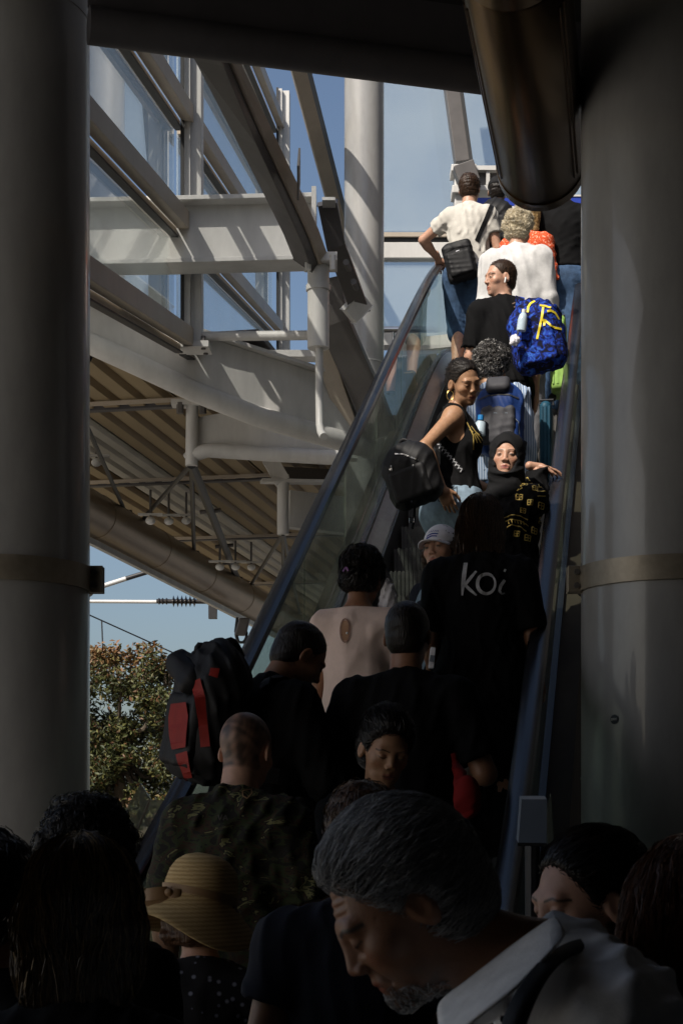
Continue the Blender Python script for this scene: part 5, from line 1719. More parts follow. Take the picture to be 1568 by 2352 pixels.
# --- upper group, in the sun
PP['tee'] = person((1078, 437), 14.0, BK, 'person in an off-white T-shirt and denim shorts gripping the left handrail at the top', H=1.78, skin='fair', hyaw=BK + 4, hpitch=6, girth=1.08,
    arms={'L': ('ik', railpt(4.35, .0) + Vector((0, 0, .04)), (-1, -.5, .1)), 'R': ((.3, .1, -1), (.1, .35, -1))}, wrist={'L': {'dir': (.3, .5, -.6), 'palm': (.2, -.1, -1), 'curl': 35}},
    top=dict(mat='offwhite_tee', sleeve=.55, name='t_shirt', off=.02, fold=.007, hem=.0), bottom=dict(mat='denim', len=1.02, name='shorts', off=.022, flare=.014, top=.10), feet={'L': (0, -.10, .10, 50), 'R': (0, .05, 0)},
    hair=dict(mat='hair_darkbrown', thick=.013, n=350, slen=.03, freq=150, wave=.003), face=dict(eyes='open'))
PP['cap'] = person((1142, 441), 15.1, BK, 'person in a black cap and pale shirt with a black backpack at the very top', H=1.78, skin='brown', hyaw=BK,
    top=dict(mat='white_shirt', sleeve=.6, collar=True), bottom=dict(mat='denim_dark'), hair=dict(mat='hair_black', thick=.004), res=1.3, ground=Z_TOP)
PP['orange'] = person((1214, 500), 13.0, BK + 12, 'person with fair hair in an orange speckled blouse beside the person with blond curls', H=1.66, skin='fair', fem=True, hyaw=BK + 25, girth=1.1,
    top=dict(mat='orange_blouse', sleeve=1.1, name='blouse', off=.022, sl=1.4, fold=.007), bottom=dict(mat='denim'), hair=dict(kind='bob', mat='hair_fair', len=.1, thick=.02, n=400, slen=.10), res=1.2)
PP['jeans'] = person((1293, 428), 13.1, BK, 'person in a black top and blue jeans at the right, head hidden by the duct', H=1.86, skin='olive', hyaw=BK, girth=1.15,
    top=dict(mat='black_cloth', sleeve=1.95, hem=.06), bottom=dict(mat='denim', off=.02, fold=.006, top=.08), hair=dict(mat='hair_black'), res=1.3)
PP['curls'] = person((1190, 531), 11.95, BK + 4, 'person with blond grey curls in a loose white long-sleeved shirt', H=1.78, skin='fair', hyaw=BK + 14, hpitch=10, girth=1.18, sh=1.06,
    top=dict(mat='white_shirt', sleeve=1.85, off=.03, sl=1.2, fold=.010, hem=-.16, ffreq=30), bottom=dict(mat='grey_cloth'), hair=dict(mat='hair_blond', thick=.018, wave=.007, freq=150, n=2600, slen=.05, srnd=1.0, lift=.004, sr=.0015, low=-.10, front=(.05, .09), curl=1.6, lumps=26), res=1.0)
PP['buzz'] = person((1148, 640), 10.9, BK - 12, 'buzz-cut person in black looking back over the left shoulder, white earbud in one ear', H=1.76, skin='fair', hyaw=-112, hpitch=4, hroll=-4, tyaw=BK - 15, lean=4,
    arms={'L': ((-.22, .1, -1), (-.05, .35, -1))}, top=dict(mat='black_cloth', sleeve=.82, name='t_shirt', off=.022, fold=.006, sl=1.3), bottom=dict(mat='black_cloth'),
    face=dict(eyes='open', scalp=(.035, .022, .016), scalp_w=.93, stubble=.3, brow=(.03, .018, .012), nose=1.06), hair=dict(mat='hair_darkbrown', thick=.002, wave=.0008, res=.004, n=900, slen=.012, steps=4, sr=.0008), res=.85)
PP['grey_curly'] = person((1128, 848), 9.75, BK + 4, 'person with tousled black and grey hair in a pale blue striped shirt', H=1.72, skin='olive', hyaw=BK + 20, hpitch=14, girth=1.08, lean=4, side=-9,
    top=dict(mat='striped_shirt', sleeve=1.8, off=.022, sl=1.2, fold=.007, collar=True), bottom=dict(mat='denim_dark'),
    hair=dict(mat='hair_black', thick=.020, wave=.008, freq=140, n=2200, slen=.055, srnd=.8, lift=.005, sr=.0015, curl=1.3, lumps=24, smat='strand_salt'), res=.9)
PP['tank'] = person((1064, 878), 9.0, 55, 'person in a black sleeveless top and light jeans looking down, hand on hip', H=1.72, skin='olive', fem=True, tyaw=92, hyaw=148, hpitch=22, hroll=14, girth=1.14, lean=2, side=-4,
    arms={'R': ((.55, -.62, -.75), (-.05, .42, -1)), 'L': ((-.2, .3, -1), (.1, .8, -.3))}, wrist={'R': {'palm': (.2, 1, .1), 'curl': 20}},
    top=dict(mat='black_cloth', sleeve=0, name='sleeveless_top', bare=.012, off=.012, fold=.005, hem=.07, scoop=.3), bottom=dict(mat='denim_light', off=.014, fold=.004, top=.05),
    hair=dict(kind='bun', mat='hair_black', thick=.006, n=500, slen=.08, comb=(0, -1, .0), srnd=.12, ears=True, bun=(0, -.11, -.02), wave=.0015, lift=.003), face=dict(eyes='down', brow=(.012, .009, .007), lip=(.30, .08, .07)), res=.6)
PP['scarf'] = person((1163, 1052), 8.5, 200, 'person in a black headscarf and black robe with gold print, looking at the camera', H=1.66, skin='fair', fem=True, tyaw=222, hyaw=190, hpitch=-1, hroll=-3, girth=1.12,
    arms={'L': ('ik', railpt(-.95, WID) + Vector((-.11, -.04, .05)), (-.1, -.4, -1)), 'R': ((.25, .25, -1), (-.8, .7, .1))}, wrist={'L': {'dir': (.9, .25, -.12), 'palm': (0, 0, -1), 'curl': 12, 'spread': 8}},
    top=dict(mat='black_cloth', sleeve=1.93, name='robe', off=.026, sl=1.3, fold=.007, skirt=.75), bottom=dict(mat='black_cloth'),
    face=dict(eyes='open', ears=False, brow=(.05, .028, .016), lip=(.38, .10, .09)), res=.5)
PP['child'] = person((1012, 1264), 7.75, 205, 'child in a white peaked cap peering out behind the person in the black koi shirt', H=1.38, skin='fair', fem=True, hyaw=212, hpitch=-3, hroll=4,
    top=dict(mat='navy_cloth', sleeve=.8), bottom=dict(mat='denim_light'), hair=dict(kind='long', mat='hair_darkbrown', len=.2, thick=.008, front=(.06, .06), sides=True), face=dict(eyes='open', brow=(.03, .02, .012)), res=.8, hs=1.04)
PP['koi'] = person((1106, 1206), 7.25, BK, 'person with long dark hair in a black T-shirt lettered koi across the back', H=1.70, skin='tan', fem=True, hyaw=BK + 8, hpitch=4, sh=1.18, girth=1.22,
    arms={'R': ((.22, .0, -1), (.1, .6, -.8)), 'L': ((-.16, .05, -1), (-.1, .75, -.6))},
    top=dict(mat='black_cloth', sleeve=.85, name='t_shirt', off=.026, sl=1.4, fold=.006, hem=-.12), bottom=dict(mat='black_cloth'),
    hair=dict(kind='long', mat='hair_darkbrown', len=.14, thick=.008, n=2200, slen=.22, steps=10, sr=.0012, srnd=.12, wave=.002, lift=.005, comb=None), res=.9)
PP['pink'] = person((832, 1326), 7.0, BK + 2, 'person with pinned-up black hair in a pale pink blouse with a keyhole back', H=1.66, skin='tan', fem=True, hyaw=BK + 12, hpitch=16, girth=.96, sh=.92,
    arms={'R': ((.2, .25, -1), (.0, 1, .1)), 'L': ((-.2, .2, -1), (.1, 1, .0))},
    top=dict(mat='pink_blouse', sleeve=.55, name='blouse', off=.024, sl=1.1, fold=.007, ffreq=32, fst=(1.3, 1, .3), hem=-.22, neck=-.012, scoop=.1), bottom=dict(mat='denim'),
    hair=dict(kind='bun', mat='hair_black', thick=.014, n=1800, slen=.08, bun=(0, -.085, -.045), wave=.005, srnd=.6, lift=.004, ears=True), res=.85)
PP['blacktee'] = person((936, 1462), 6.1, BK - 2, 'broad person seen from behind in a plain black T-shirt, bare elbows out', H=1.78, skin='tan', hyaw=BK + 4, hpitch=8, girth=1.22, sh=1.12,
    arms={'L': ((-.42, -.12, -1), (.35, 1, .0)), 'R': ((.42, -.1, -1), (-.3, 1, .1))}, top=dict(mat='black_cloth', sleeve=.80, name='t_shirt', off=.022, sl=1.4), bottom=dict(mat='denim'),
    face=dict(scalp=(.01, .008, .007)), hair=dict(mat='hair_black', thick=.004, wave=.001), res=.9)
PP['redpack'] = person((688, 1508), 6.15, 52, 'dark-haired person in a dark jacket bowing the head, red and black backpack on', H=1.80, skin='tan', hyaw=66, hpitch=38, tyaw=48, lean=12, girth=1.2, sh=1.05,
    arms={'R': ((.3, .3, -1), (-.3, 1, .1)), 'L': ((-.2, .4, -1), (.3, 1, .1))},
    top=dict(mat='black_cloth', sleeve=1.2, name='jacket', off=.026, sl=1.3, neck=.012), bottom=dict(mat='black_cloth'), face=dict(scalp=(.012, .009, .008), eyes='down', beard=(.03, .02, .016), nose=1.08, bristle=(700, 'strand_black', .012)), hair=dict(mat='hair_black', thick=.002, wave=.001, res=.004), res=.8)
PP['facing'] = person((884, 1722), 5.45, 176, 'dark-haired person facing down the queue with lowered eyes, thin necklace on', H=1.68, skin='olive', fem=True, hyaw=166, hpitch=20, hroll=-5,
    top=dict(mat='black_cloth', sleeve=.8, scoop=.7, neck=-.03), bottom=dict(mat='black_cloth'), hair=dict(kind='bun', mat='hair_black', thick=.014, vol=.012, n=2500, slen=.09, comb=(0, -1, .35), srnd=.2, bun=(0, -.10, .07), wave=.002, lift=.003, sr=.0008), face=dict(eyes='down', brow=(.012, .009, .008), lip=(.28, .09, .075)), res=.65)
PP['camo'] = person((566, 1725), 5.3, BK + 6, 'crop-headed person in a camouflage shirt seen from behind', H=1.80, skin='fair', hyaw=BK + 14, hpitch=16, girth=1.02, sh=.98,
    arms={'R': ((.35, .0, -1), (-.1, .8, -.5)), 'L': ((-.3, .0, -1), (-.05, .4, -1))},
    top=dict(mat='camo_cloth', sleeve=.85, off=.026, sl=1.35, fold=.009, ffreq=34), bottom=dict(mat='camo_cloth'), face=dict(scalp=(.035, .023, .017), scalp_w=.95), res=.7)
# --- near group, in the shade of the hall roof
PP['navy'] = person((838, 1926), 3.75, BK - 4, 'brown-haired person in a dark navy T-shirt, mostly hidden by the grey-haired person', H=1.72, skin='olive', hyaw=BK + 6, hpitch=6, girth=1.05, sh=1.05,
    arms={'L': ((-.26, -.08, -1), (.05, .15, -1))}, top=dict(mat='navy_cloth', sleeve=.48, name='t_shirt', off=.02, sl=1.3), bottom=dict(mat='black_cloth'),
    hair=dict(mat='hair_brown', thick=.008, n=900, slen=.03, wave=.003, lift=.003), res=.75, ground=0)
PP['hat'] = person((458, 2092), 4.35, BK - 14, 'person in a wide straw sun hat and dark flowered dress', H=1.60, skin='fair', fem=True, hyaw=BK - 18, hpitch=10,
    top=dict(mat='floral_dress', sleeve=.5, name='dress', skirt=.5), bottom=dict(mat='black_cloth'), hair=dict(kind='bob', mat='hair_brown', len=.05, thick=.001), res=.9, ground=0)
PP['longhair'] = person((192, 2108), 2.75, BK - 6, 'person with long streaked brown hair at the lower left', H=1.64, skin='olive', fem=True, hyaw=BK - 8, hpitch=8,
    top=dict(mat='black_cloth', sleeve=.8), bottom=dict(mat='black_cloth'), hair=dict(kind='long', mat='hair_darkbrown', smat='strand_streak', len=.50, thick=.012, n=6500, slen=.45, steps=16, sr=.0007, srnd=.10, wave=.003, freq=60, lift=.006), res=.8, ground=0)
PP['darkhead'] = person((212, 1985), 3.55, BK + 8, 'person with dark curly hair behind the long-haired person at lower left', H=1.70, skin='tan', hyaw=BK + 18, hpitch=4,
    top=dict(mat='black_cloth', sleeve=.8), bottom=dict(mat='black_cloth'), hair=dict(mat='hair_black', thick=.016, vol=.01, lumps=18, wave=.004, n=2600, slen=.035, srnd=1.3, lift=.004), res=.8, ground=0)
PP['leftedge'] = person((-18, 2062), 3.1, BK, 'person with dark hair cut off by the left edge of the picture', H=1.66, skin='tan', hyaw=BK,
    top=dict(mat='black_cloth', sleeve=1.2), bottom=dict(mat='black_cloth'), hair=dict(mat='hair_black', thick=.012, n=500, slen=.04), res=.9, ground=0)
PP['grey'] = person((928, 2082), 2.02, -90, 'grey-haired person in a white shirt bowing the head in the foreground', H=1.76, skin='tan', hyaw=-101, hpitch=36, hroll=6, tyaw=-93, lean=30, girth=1.0, hs=.90, nboff=(.05, 0, .040),
    top=dict(mat='white_cotton', sleeve=1.8, off=.022, sl=1.3, fold=.006, ffreq=40, res=.008), bottom=dict(mat='black_cloth'), face=dict(eyes='down', beard=(.20, .15, .12), brow=(.05, .045, .04), nose=1.05, ears=True, bristle=(2600, 'strand_grey', .016), lines=True),
    hair=dict(mat='hair_black', smat='strand_grey', thick=.009, vol=.006, n=15000, slen=.085, steps=8, sr=.00048, comb=(0, -1, .12), srnd=.22, wave=.0012, lift=.005, front=(.058, .078)), res=.62, ground=0)
PP['rightwoman'] = person((1352, 2072), 2.85, -100, 'dark-haired person at right with only a brow and eye showing above the white collar', H=1.66, skin='fair', fem=True, hyaw=-112, hpitch=10,
    top=dict(mat='black_cloth', sleeve=.8), bottom=dict(mat='black_cloth'), hair=dict(kind='bun', mat='hair_black', thick=.010, n=3500, slen=.09, comb=(0, -1, .1), srnd=.12, wave=.0015, sr=.0008, bun=(0, -.12, .0), lift=.002), face=dict(eyes='down', brow=(.012, .009, .008)), res=.7, ground=0)
PP['auburn'] = person((1585, 2150), 2.3, BK - 10, 'person with reddish brown hair cut off by the right edge, close to the camera', H=1.64, skin='fair', fem=True, hyaw=BK - 12, hpitch=4,
    top=dict(mat='black_cloth', sleeve=.8), bottom=dict(mat='black_cloth'), hair=dict(kind='long', mat='hair_auburn', len=.22, thick=.012, n=6500, slen=.22, steps=11, sr=.0006, srnd=.15, wave=.003, lift=.006), res=.8, ground=0)
# ================================================================== things people wear and carry
def W(me_obj): return bvh(me_obj.data)
def bvhs(t):
    vs, fs = [], []
    for o in t.children:
        if o.type == 'MESH' and o.name.split('.')[0] in ('pack_body', 'front_pocket'):
            k = len(vs)
            vs += [v.co.copy() for v in o.data.vertices]
            fs += [tuple(i + k for i in q.vertices) for q in o.data.polygons]
    return BVHTree.FromPolygons(vs, fs)
def pxs(strokes, c, D, wpx=4):
    """strokes given in picture positions, turned into metres around c"""
    k = D / FPX
    return [[((q[0] - c[0]) * k, (c[1] - q[1]) * k, (q[2] if len(q) > 2 else wpx) * k) for q in s] for s in strokes]
def sdf_obj(name, prims, res, m, parent=None, cuts=(), wb=None, fold=None, label=None):
    lo, hi = bounds(prims, .03)
    a = axes(lo, hi, res)
    F = field(prims, a)
    for (pt, nr_) in cuts: F = cut(F, a, pt, nr_)
    if wb: F = wobble(F, a, *wb)
    if fold: F = folds(F, a, *fold)
    return link(name, np_mesh(name, [surface(F, a)]), m, parent, label=label)
def arc(a, b, up, n=8):
    """bowed line from a to b"""
    a, b, up = Vector(a), Vector(b), Vector(up)
    return [a.lerp(b, k / n) + up * math.sin(math.pi * k / n) for k in range(n + 1)]
def ribbon(pts, w_, nrm, th=.004):
    mb = MB()
    return mb.sweep(pts, [(-w_ / 2, -th / 2), (w_ / 2, -th / 2), (w_ / 2, th / 2), (-w_ / 2, th / 2)], up=nrm)
def wrap_strap(pts, w_, target, nrm_from, off=.006, n=30, th=.004):
    """strap laid on a body: points pulled to the surface of target as seen from nrm_from centre line"""
    pts = [Vector(p) for p in pts]
    out = []
    for i in range(len(pts) - 1):
        for k in range(n // (len(pts) - 1)):
            out.append(pts[i].lerp(pts[i + 1], k / (n // (len(pts) - 1))))
    out.append(pts[-1])
    res = []
    for p in out:
        loc_, nn, _, d = target.find_nearest(p)
        if loc_ is None: continue
        res.append((loc_ + nn * off, nn))
    mb = MB()
    vs, fs = [], []
    for i, (p, nn) in enumerate(res):
        t_ = (res[min(i + 1, len(res) - 1)][0] - res[max(i - 1, 0)][0])
        t_ = t_.normalized() if t_.length > 1e-6 else Vector((0, 0, 1))
        sd = t_.cross(nn).normalized()
        for (a, b) in ((-.5, 0), (.5, 0), (.5, 1), (-.5, 1)):
            vs.append(p + sd * a * w_ + nn * b * th)
    for i in range(len(res) - 1):
        for k in range(4):
            fs.append((i * 4 + k, i * 4 + (k + 1) % 4, i * 4 + 4 + (k + 1) % 4, i * 4 + 4 + k))
    mb.add(vs, fs)
    return mb
def backpack(label, c, R, w_, d, h, m, mp=None, ms='strap_black', wear=None, taper=.8, straps=True, pocket=True, fold=.006, round_=.07, zipm=None, group=None):
    """R: x right, y towards the wearer's front, z up"""
    c = Vector(c)
    T = lambda x, y, z: c + R @ Vector((x, y, z))
    t = thing('backpack', label, 'backpack', T(0, 0, -h / 2), group)
    q = [('b', T(0, 0, -.06 * h), (w_ / 2, d / 2, h * .44), round_, R, 0), ('e', T(0, .01, h * .22), (w_ / 2 * taper, d / 2 * .95, h * .30), R, .05)]
    body = sdf_obj('pack_body', q, .0075, m, t, fold=(fold, 40, int(abs(c.x) * 100) + 5))
    if pocket:
        pk = sdf_obj('front_pocket', [('b', T(0, -d * .44, -h * .15), (w_ * .36, d * .13, h * .26), .025, R, 0)], .007, mp or m, t, fold=(fold * .6, 50, 9))
    MB().tube(arc(T(-.05, d * .2, h * .42), T(.05, d * .2, h * .42), R @ Vector((0, 0, .05))), .009, 8).build('handle', ms, t, smooth=True)
    bv = W(body)
    if zipm:
        for zz, sp in ((.20, .85), (-.0, .7)):
            st = [[(-w_ * .5 * sp + w_ * sp * k / 10, zz * h + .05 * h * math.sin(math.pi * k / 10)) for k in range(11)]]
            decal('zip', st, c, R @ Vector((1, 0, 0)), R @ Vector((0, 0, 1)), bv, zipm, t, width=.008, off=.004, back=.4)
    if straps and wear:
        tb = W(wear['top'])
        S = wear['S']; ch, Rt, SHd = wear['chest'], wear['Rt'], wear['SH']
        for s in (-1, 1):
            p = [T(s * w_ * .22, d * .45, h * .34), ch + Rt @ Vector((s * .085, -.05, .165)) * S, ch + Rt @ Vector((s * .10, .07, .14)) * S, ch + Rt @ Vector((s * .12, .13, .0)) * S, ch + Rt @ Vector((s * .15, .04, -.14)) * S, T(s * w_ * .36, d * .4, -h * .38)]
            wrap_strap(p, .055, tb, None, n=40, off=.004, th=.010).build('strap', ms, t)
    return t, body, bv, T

# --- the black headscarf
q_ = PP['scarf']
hc, Rh, hS = q_['hc'], q_['Rh'], q_['hS']
def HT(q, x, y, z): return q['hc'] + q['Rh'] @ Vector((x, y, z)) * q['hS']
pr = [('e', HT(q_, 0, -.018, .030), (.094 * hS, .114 * hS, .108 * hS), Rh, 0), ('e', HT(q_, 0, .0, -.06), (.084, .092, .085), Rh, .04),
      ('c', HT(q_, 0, -.01, -.10), q_['nb'] + Vector((0, 0, -.01)), .082, .10, .05), ('e', q_['nb'] + q_['Rt'] @ Vector((0, .03, -.03)), (.105, .08, .04), q_['Rt'], .05),
      ('c', q_['nb'] + q_['Rt'] @ Vector((-.07, .05, -.0)), q_['nb'] + q_['Rt'] @ Vector((.04, .12, -.08)), .025, .03, .03),
      ('-e', HT(q_, 0, .105, -.016), (.0575 * hS, .085 * hS, .083 * hS), Rh, .012), ('-b', HT(q_, 0, .13, -.02), (.05, .06, .07), .03, Rh, .01)]
sdf_obj('headscarf', pr, .0055, 'scarf_black', q_['root'], fold=(.0055, 55, 8))
tb = W(q_['top'])
# gold printed squares and bands on the robe
sqs = [[(1184, 1082), (1199, 1078), (1206, 1094), (1190, 1099), (1184, 1082)], [(1191, 1080), (1198, 1097)], [(1187, 1091), (1203, 1086)],
       [(1172, 1122), (1188, 1117), (1193, 1131), (1178, 1136), (1172, 1122)], [(1180, 1120), (1185, 1133)], [(1214, 1078), (1222, 1074), (1226, 1086)],
       [(1220, 1096), (1230, 1092), (1234, 1106), (1224, 1110), (1220, 1096)], [(1150, 1203), (1165, 1196), (1185, 1197), (1205, 1205)], [(1146, 1214), (1163, 1206), (1186, 1208), (1207, 1218)],
       [(1150, 1226), (1166, 1218), (1186, 1221), (1202, 1230)], [(1228, 1128), (1245, 1126)], [(1226, 1140), (1246, 1138)], [(1226, 1152), (1246, 1150)], [(1230, 1110), (1232, 1126)], [(1238, 1106), (1240, 1124)]]
sqs += [[(1152 + 7 * k, 1206 + abs(k - 3)), (1154 + 7 * k, 1214 + abs(k - 3))] for k in range(7)]
for (x, y, k) in ((1200, 1116, 7), (1222, 1132, 6), (1186, 1152, 7), (1210, 1166, 6), (1236, 1172, 7), (1194, 1184, 6), (1240, 1202, 6), (1222, 1226, 7), (1180, 1236, 6), (1206, 1244, 7)):
    sqs += [[(x - k, y - k), (x + k, y - k * .7), (x + k * .8, y + k), (x - k * 1.1, y + k * .8), (x - k, y - k)], [(x, y - k), (x, y + k)], [(x - k, y), (x + k, y)]]
decal('gold_print', pxs(sqs, (1190, 1130), 8.5, 2.2), P(1190, 1130, 8.5), (1, 0, 0), (0, 0, 1), tb, 'print_gold', q_['root'], off=.004, back=.5)

# --- caps
def cap(q, m, mb_, brim_yaw=0, vis=True, back=False):
    Rh, hS = q['Rh'], q['hS']
    pr = [('e', HT(q, 0, -.015, .035), (.088 * hS, .108 * hS, .098 * hS), Rh, 0)]
    co = sdf_obj('cap', pr, .006, m, q['root'], cuts=[(HT(q, 0, 0, .028), Rh @ Vector((0, -.12, -1)))])
    mb = MB()
    Rb = Rh @ Matrix.Rotation(R_(180 if back else 0), 3, 'Z')
    n_ = 14
    for j in range(4):
        for i in range(n_ + 1):
            a = R_(-68 + 136 * i / n_)
            r0 = .085 + (.072 * j / 3) * math.cos(a) ** .6
            z = .030 - .012 * j / 3 - .022 * (math.sin(a) ** 2) + .004
            mb.v.append(q['hc'] + Rb @ Vector((math.sin(a) * .086 * (1 + .05 * j / 3), .012 + math.cos(a) * (.080 + .075 * j / 3), z)) * hS)
    for j in range(3):
        for i in range(n_):
            a = j * (n_ + 1) + i
            mb.f.append((a, a + 1, a + n_ + 2, a + n_ + 1))
    o = mb.build('peak', mb_, co, smooth=True)
    sm_ = o.modifiers.new('solid', 'SOLIDIFY'); sm_.thickness = .004
    return co
cap(PP['cap'], 'cap_black', 'cap_black')
gc = cap(PP['child'], 'cap_white', 'cap_white')
q_ = PP['child']; bv = W(gc)
fx, ux = q_['Rh'] @ Vector((-1, 0, 0)), q_['Rh'] @ Vector((0, -.35, 1))
decal('cap_print', [[(-.028, -.006, .007), (.002, .000, .007), (.030, -.002, .006)], [(-.030, -.018, .006), (.0, -.012, .006), (.026, -.014, .005)], [(-.026, -.004, .004), (-.030, -.018, .004)]], HT(q_, 0, .095, .068), fx, ux, bv, 'print_blue', gc, off=.003)
decal('cap_print', [[(-.022 + .011 * k, .010, .0025), (-.018 + .011 * k, .020, .0025), (-.014 + .011 * k, .010, .0025)] for k in range(5)], HT(q_, 0, .095, .068), fx, ux, bv, 'print_blue', gc, off=.003)
sdf_obj('vest', [('e', q_['chest'], (.15, .12, .18), q_['Rt'], 0)], .012, 'denim_light', q_['root'])

# --- straw hat with ribbon bow
q_ = PP['hat']
Rq = rot(BK - 18, 4, 12)
hcen = HT(q_, 0, -.01, .035)
hat = thing('straw_hat', 'wide-brimmed straw sun hat with a ribbon bow', 'hat', hcen)
prof = [(.0, .112), (.030, .110), (.055, .101), (.075, .084), (.087, .060), (.092, .030), (.094, .0), (.097, -.012), (.108, -.024), (.124, -.046), (.143, -.066), (.160, -.084), (.174, -.098)]
mb = MB(); n_ = 56
for (rr, z) in prof:
    for k in range(n_):
        a = 2 * math.pi * k / n_
        f_ = max(0, rr - .096) / .06
        wv_ = f_ * (.014 * math.sin(2 * a + .6) + .008 * math.sin(3 * a + 2))
        mb.v.append(hcen + Rq @ Vector((rr * math.cos(a), rr * 1.08 * math.sin(a), z + wv_)))
for j in range(len(prof) - 1):
    for k in range(n_):
        mb.f.append((j * n_ + k, (j + 1) * n_ + k, (j + 1) * n_ + (k + 1) % n_, j * n_ + (k + 1) % n_))
# plaited ridges
o = mb.build('hat_body', 'straw', hat, smooth=True)
md = o.modifiers.new('solid', 'SOLIDIFY'); md.thickness = .004; md.offset = 1
ridg = MB()
nring = 38
for i in range(nring):
    f_ = .6 + i * (len(prof) - 2.2) / nring
    j = int(f_); u_ = f_ - j
    rr = prof[j][0] * (1 - u_) + prof[j + 1][0] * u_; z = prof[j][1] * (1 - u_) + prof[j + 1][1] * u_
    pts = []
    for k in range(49):
        a = 2 * math.pi * k / 48
        g_ = max(0, rr - .096) / .06
        pts.append(hcen + Rq @ Vector(((rr + .004) * math.cos(a), (rr * 1.08 + .004) * math.sin(a), z + .001 + g_ * (.014 * math.sin(2 * a + .6) + .008 * math.sin(3 * a + 2)))))
    ridg.tube(pts, .0014, 4, cap=False)
ridg.build('plait', 'straw', hat, smooth=True, kind='stuff')
mat('ribbon_tan', (.30, .18, .085), .55, vary=.15)
rb = MB()
pts = [hcen + Rq @ Vector((.0975 * math.cos(2 * math.pi * k / 48), .105 * math.sin(2 * math.pi * k / 48), .006)) for k in range(49)]
rb.sweep(pts, [(-.002, -.014), (.002, -.014), (.002, .014), (-.002, .014)]).build('ribbon', 'ribbon_tan', hat, smooth=True)
b0 = hcen + Rq @ Vector((-.080, -.066, -.004))
def loop_(dx, dz, w_):
    ctr = b0 + Vector((dx * .5, -.012, dz * .5))
    pts = [b0 + Vector((dx * (1 - math.cos(2 * math.pi * k / 16)) / 2, -.012 - .014 * math.sin(2 * math.pi * k / 16), dz * (1 - math.cos(2 * math.pi * k / 16)) / 2)) for k in range(17)]
    return MB().sweep(pts, [(-w_, -.001), (w_, -.001), (w_, .001), (-w_, .001)], up=(0, -1, .2))
loop_(-.062, -.006, .016).build('bow_loop', 'ribbon_tan', hat, smooth=True)
loop_(.036, -.006, .013).build('bow_loop', 'ribbon_tan', hat, smooth=True)
ribbon([b0 + Vector((0, -.015, 0)), b0 + Vector((-.014, -.03, -.03)), b0 + Vector((-.030, -.035, -.062))], .032, (0, -1, .2)).build('bow_tail', 'ribbon_tan', hat, smooth=True)
ribbon([b0 + Vector((0, -.015, 0)), b0 + Vector((-.035, -.022, -.018)), b0 + Vector((-.055, -.025, -.036))], .026, (0, -1, .2)).build('bow_tail', 'ribbon_tan', hat, smooth=True)
MB().sphere(b0 + Vector((0, -.022, 0)), (.012, .010, .011)).build('bow_knot', 'ribbon_tan', hat, smooth=True)

# --- shoulder bag of the man in the off-white T-shirt
q_ = PP['tee']; D = 13.75
R0 = rot(BK, 0, -14)
c = P(1056, 601, D)
t = thing('shoulder_bag', 'black shoulder bag slung across the back of the person in the off-white T-shirt', 'bag', c - Vector((0, 0, .18)))
bd_ = sdf_obj('bag_body', [('b', c, (.125, .055, .165), .045, R0, 0)], .007, 'bag_black', t, fold=(.005, 40, 4))
sdf_obj('front_pocket', [('b', c + R0 @ Vector((.0, -.055, -.03)), (.10, .022, .10), .02, R0, 0)], .007, 'bag_black', t, fold=(.004, 50, 4))
decal('zip', [[(-.10, .09), (-.02, .105), (.09, .09)]], c, R0 @ Vector((1, 0, 0)), R0 @ Vector((0, 0, 1)), W(bd_), 'strap_black', t, width=.010, off=.003)
decal('badge', [[(-.012, .068, .014), (.016, .070, .014)]], c, R0 @ Vector((1, 0, 0)), R0 @ Vector((0, 0, 1)), W(bd_), 'silver', t, off=.003)
tb = W(q_['top'])
decal('strap', pxs([[(1090, 572, 10), (1100, 548, 10), (1114, 515, 10), (1124, 490, 10), (1127, 480, 10)]], (1110, 525), 14.0), P(1110, 525, 14.0), (1, 0, 0), (0, 0, 1), tb, 'strap_black', t, off=.006, back=.5)
sdf_obj('belt', [('e', q_['pel'] + Vector((0, 0, .055)), (.178, .140, .022), q_['Rp'], 0)], .007, 'leather_brown', q_['root'])
q_ = PP['jeans']
sdf_obj('belt', [('e', q_['pel'] + Vector((0, 0, .085)), (.192, .150, .018), q_['Rp'], 0)], .007, 'offwhite_tee', q_['root'])

# --- backpacks
q_ = PP['cap']
backpack('black backpack worn by the person in the black cap at the top', q_['chest'] + q_['Rt'] @ Vector((0, -.22, -.02)), rot(BK), .30, .18, .44, 'bag_black', wear=q_)
q_ = PP['buzz']
D = 10.55
c = P(1232, 772, D)
t, body, bv, T = backpack('blue patterned backpack with yellow zips worn by the buzz-cut person', c, rot(BK + 6, -6, -10), .34, .22, .46, 'bag_blueprint', mp='bag_blueprint', wear=None, round_=.09, fold=.008)
zips = [[(1206, 730), (1208, 716), (1214, 706), (1224, 700)], [(1241, 719), (1236, 750), (1231, 772), (1227, 792)], [(1233, 714), (1246, 716), (1258, 722)], [(1249, 731), (1258, 729), (1268, 732), (1279, 745)], [(1237, 750), (1246, 752), (1256, 764), (1268, 767), (1284, 767)], [(1243, 752), (1242, 764)]]
bv2 = bvhs(t)
for z_ in zips:
    decal('zip', pxs([z_], (1232, 772), D, 5), c, (1, 0, 0), (0, 0, 1), bv2, 'yellow_zip', t, off=.005, back=.5)
tb = W(q_['top'])
wrap_strap([T(-.06, .09, .19), q_['chest'] + q_['Rt'] @ Vector((.09, -.08, .16)), q_['chest'] + q_['Rt'] @ Vector((.08, .05, .16)), q_['chest'] + q_['Rt'] @ Vector((.10, .12, .0)), T(-.02, .12, -.15)], .06, tb, None, n=36, off=.004, th=.010).build('strap', 'bag_blueprint', t)
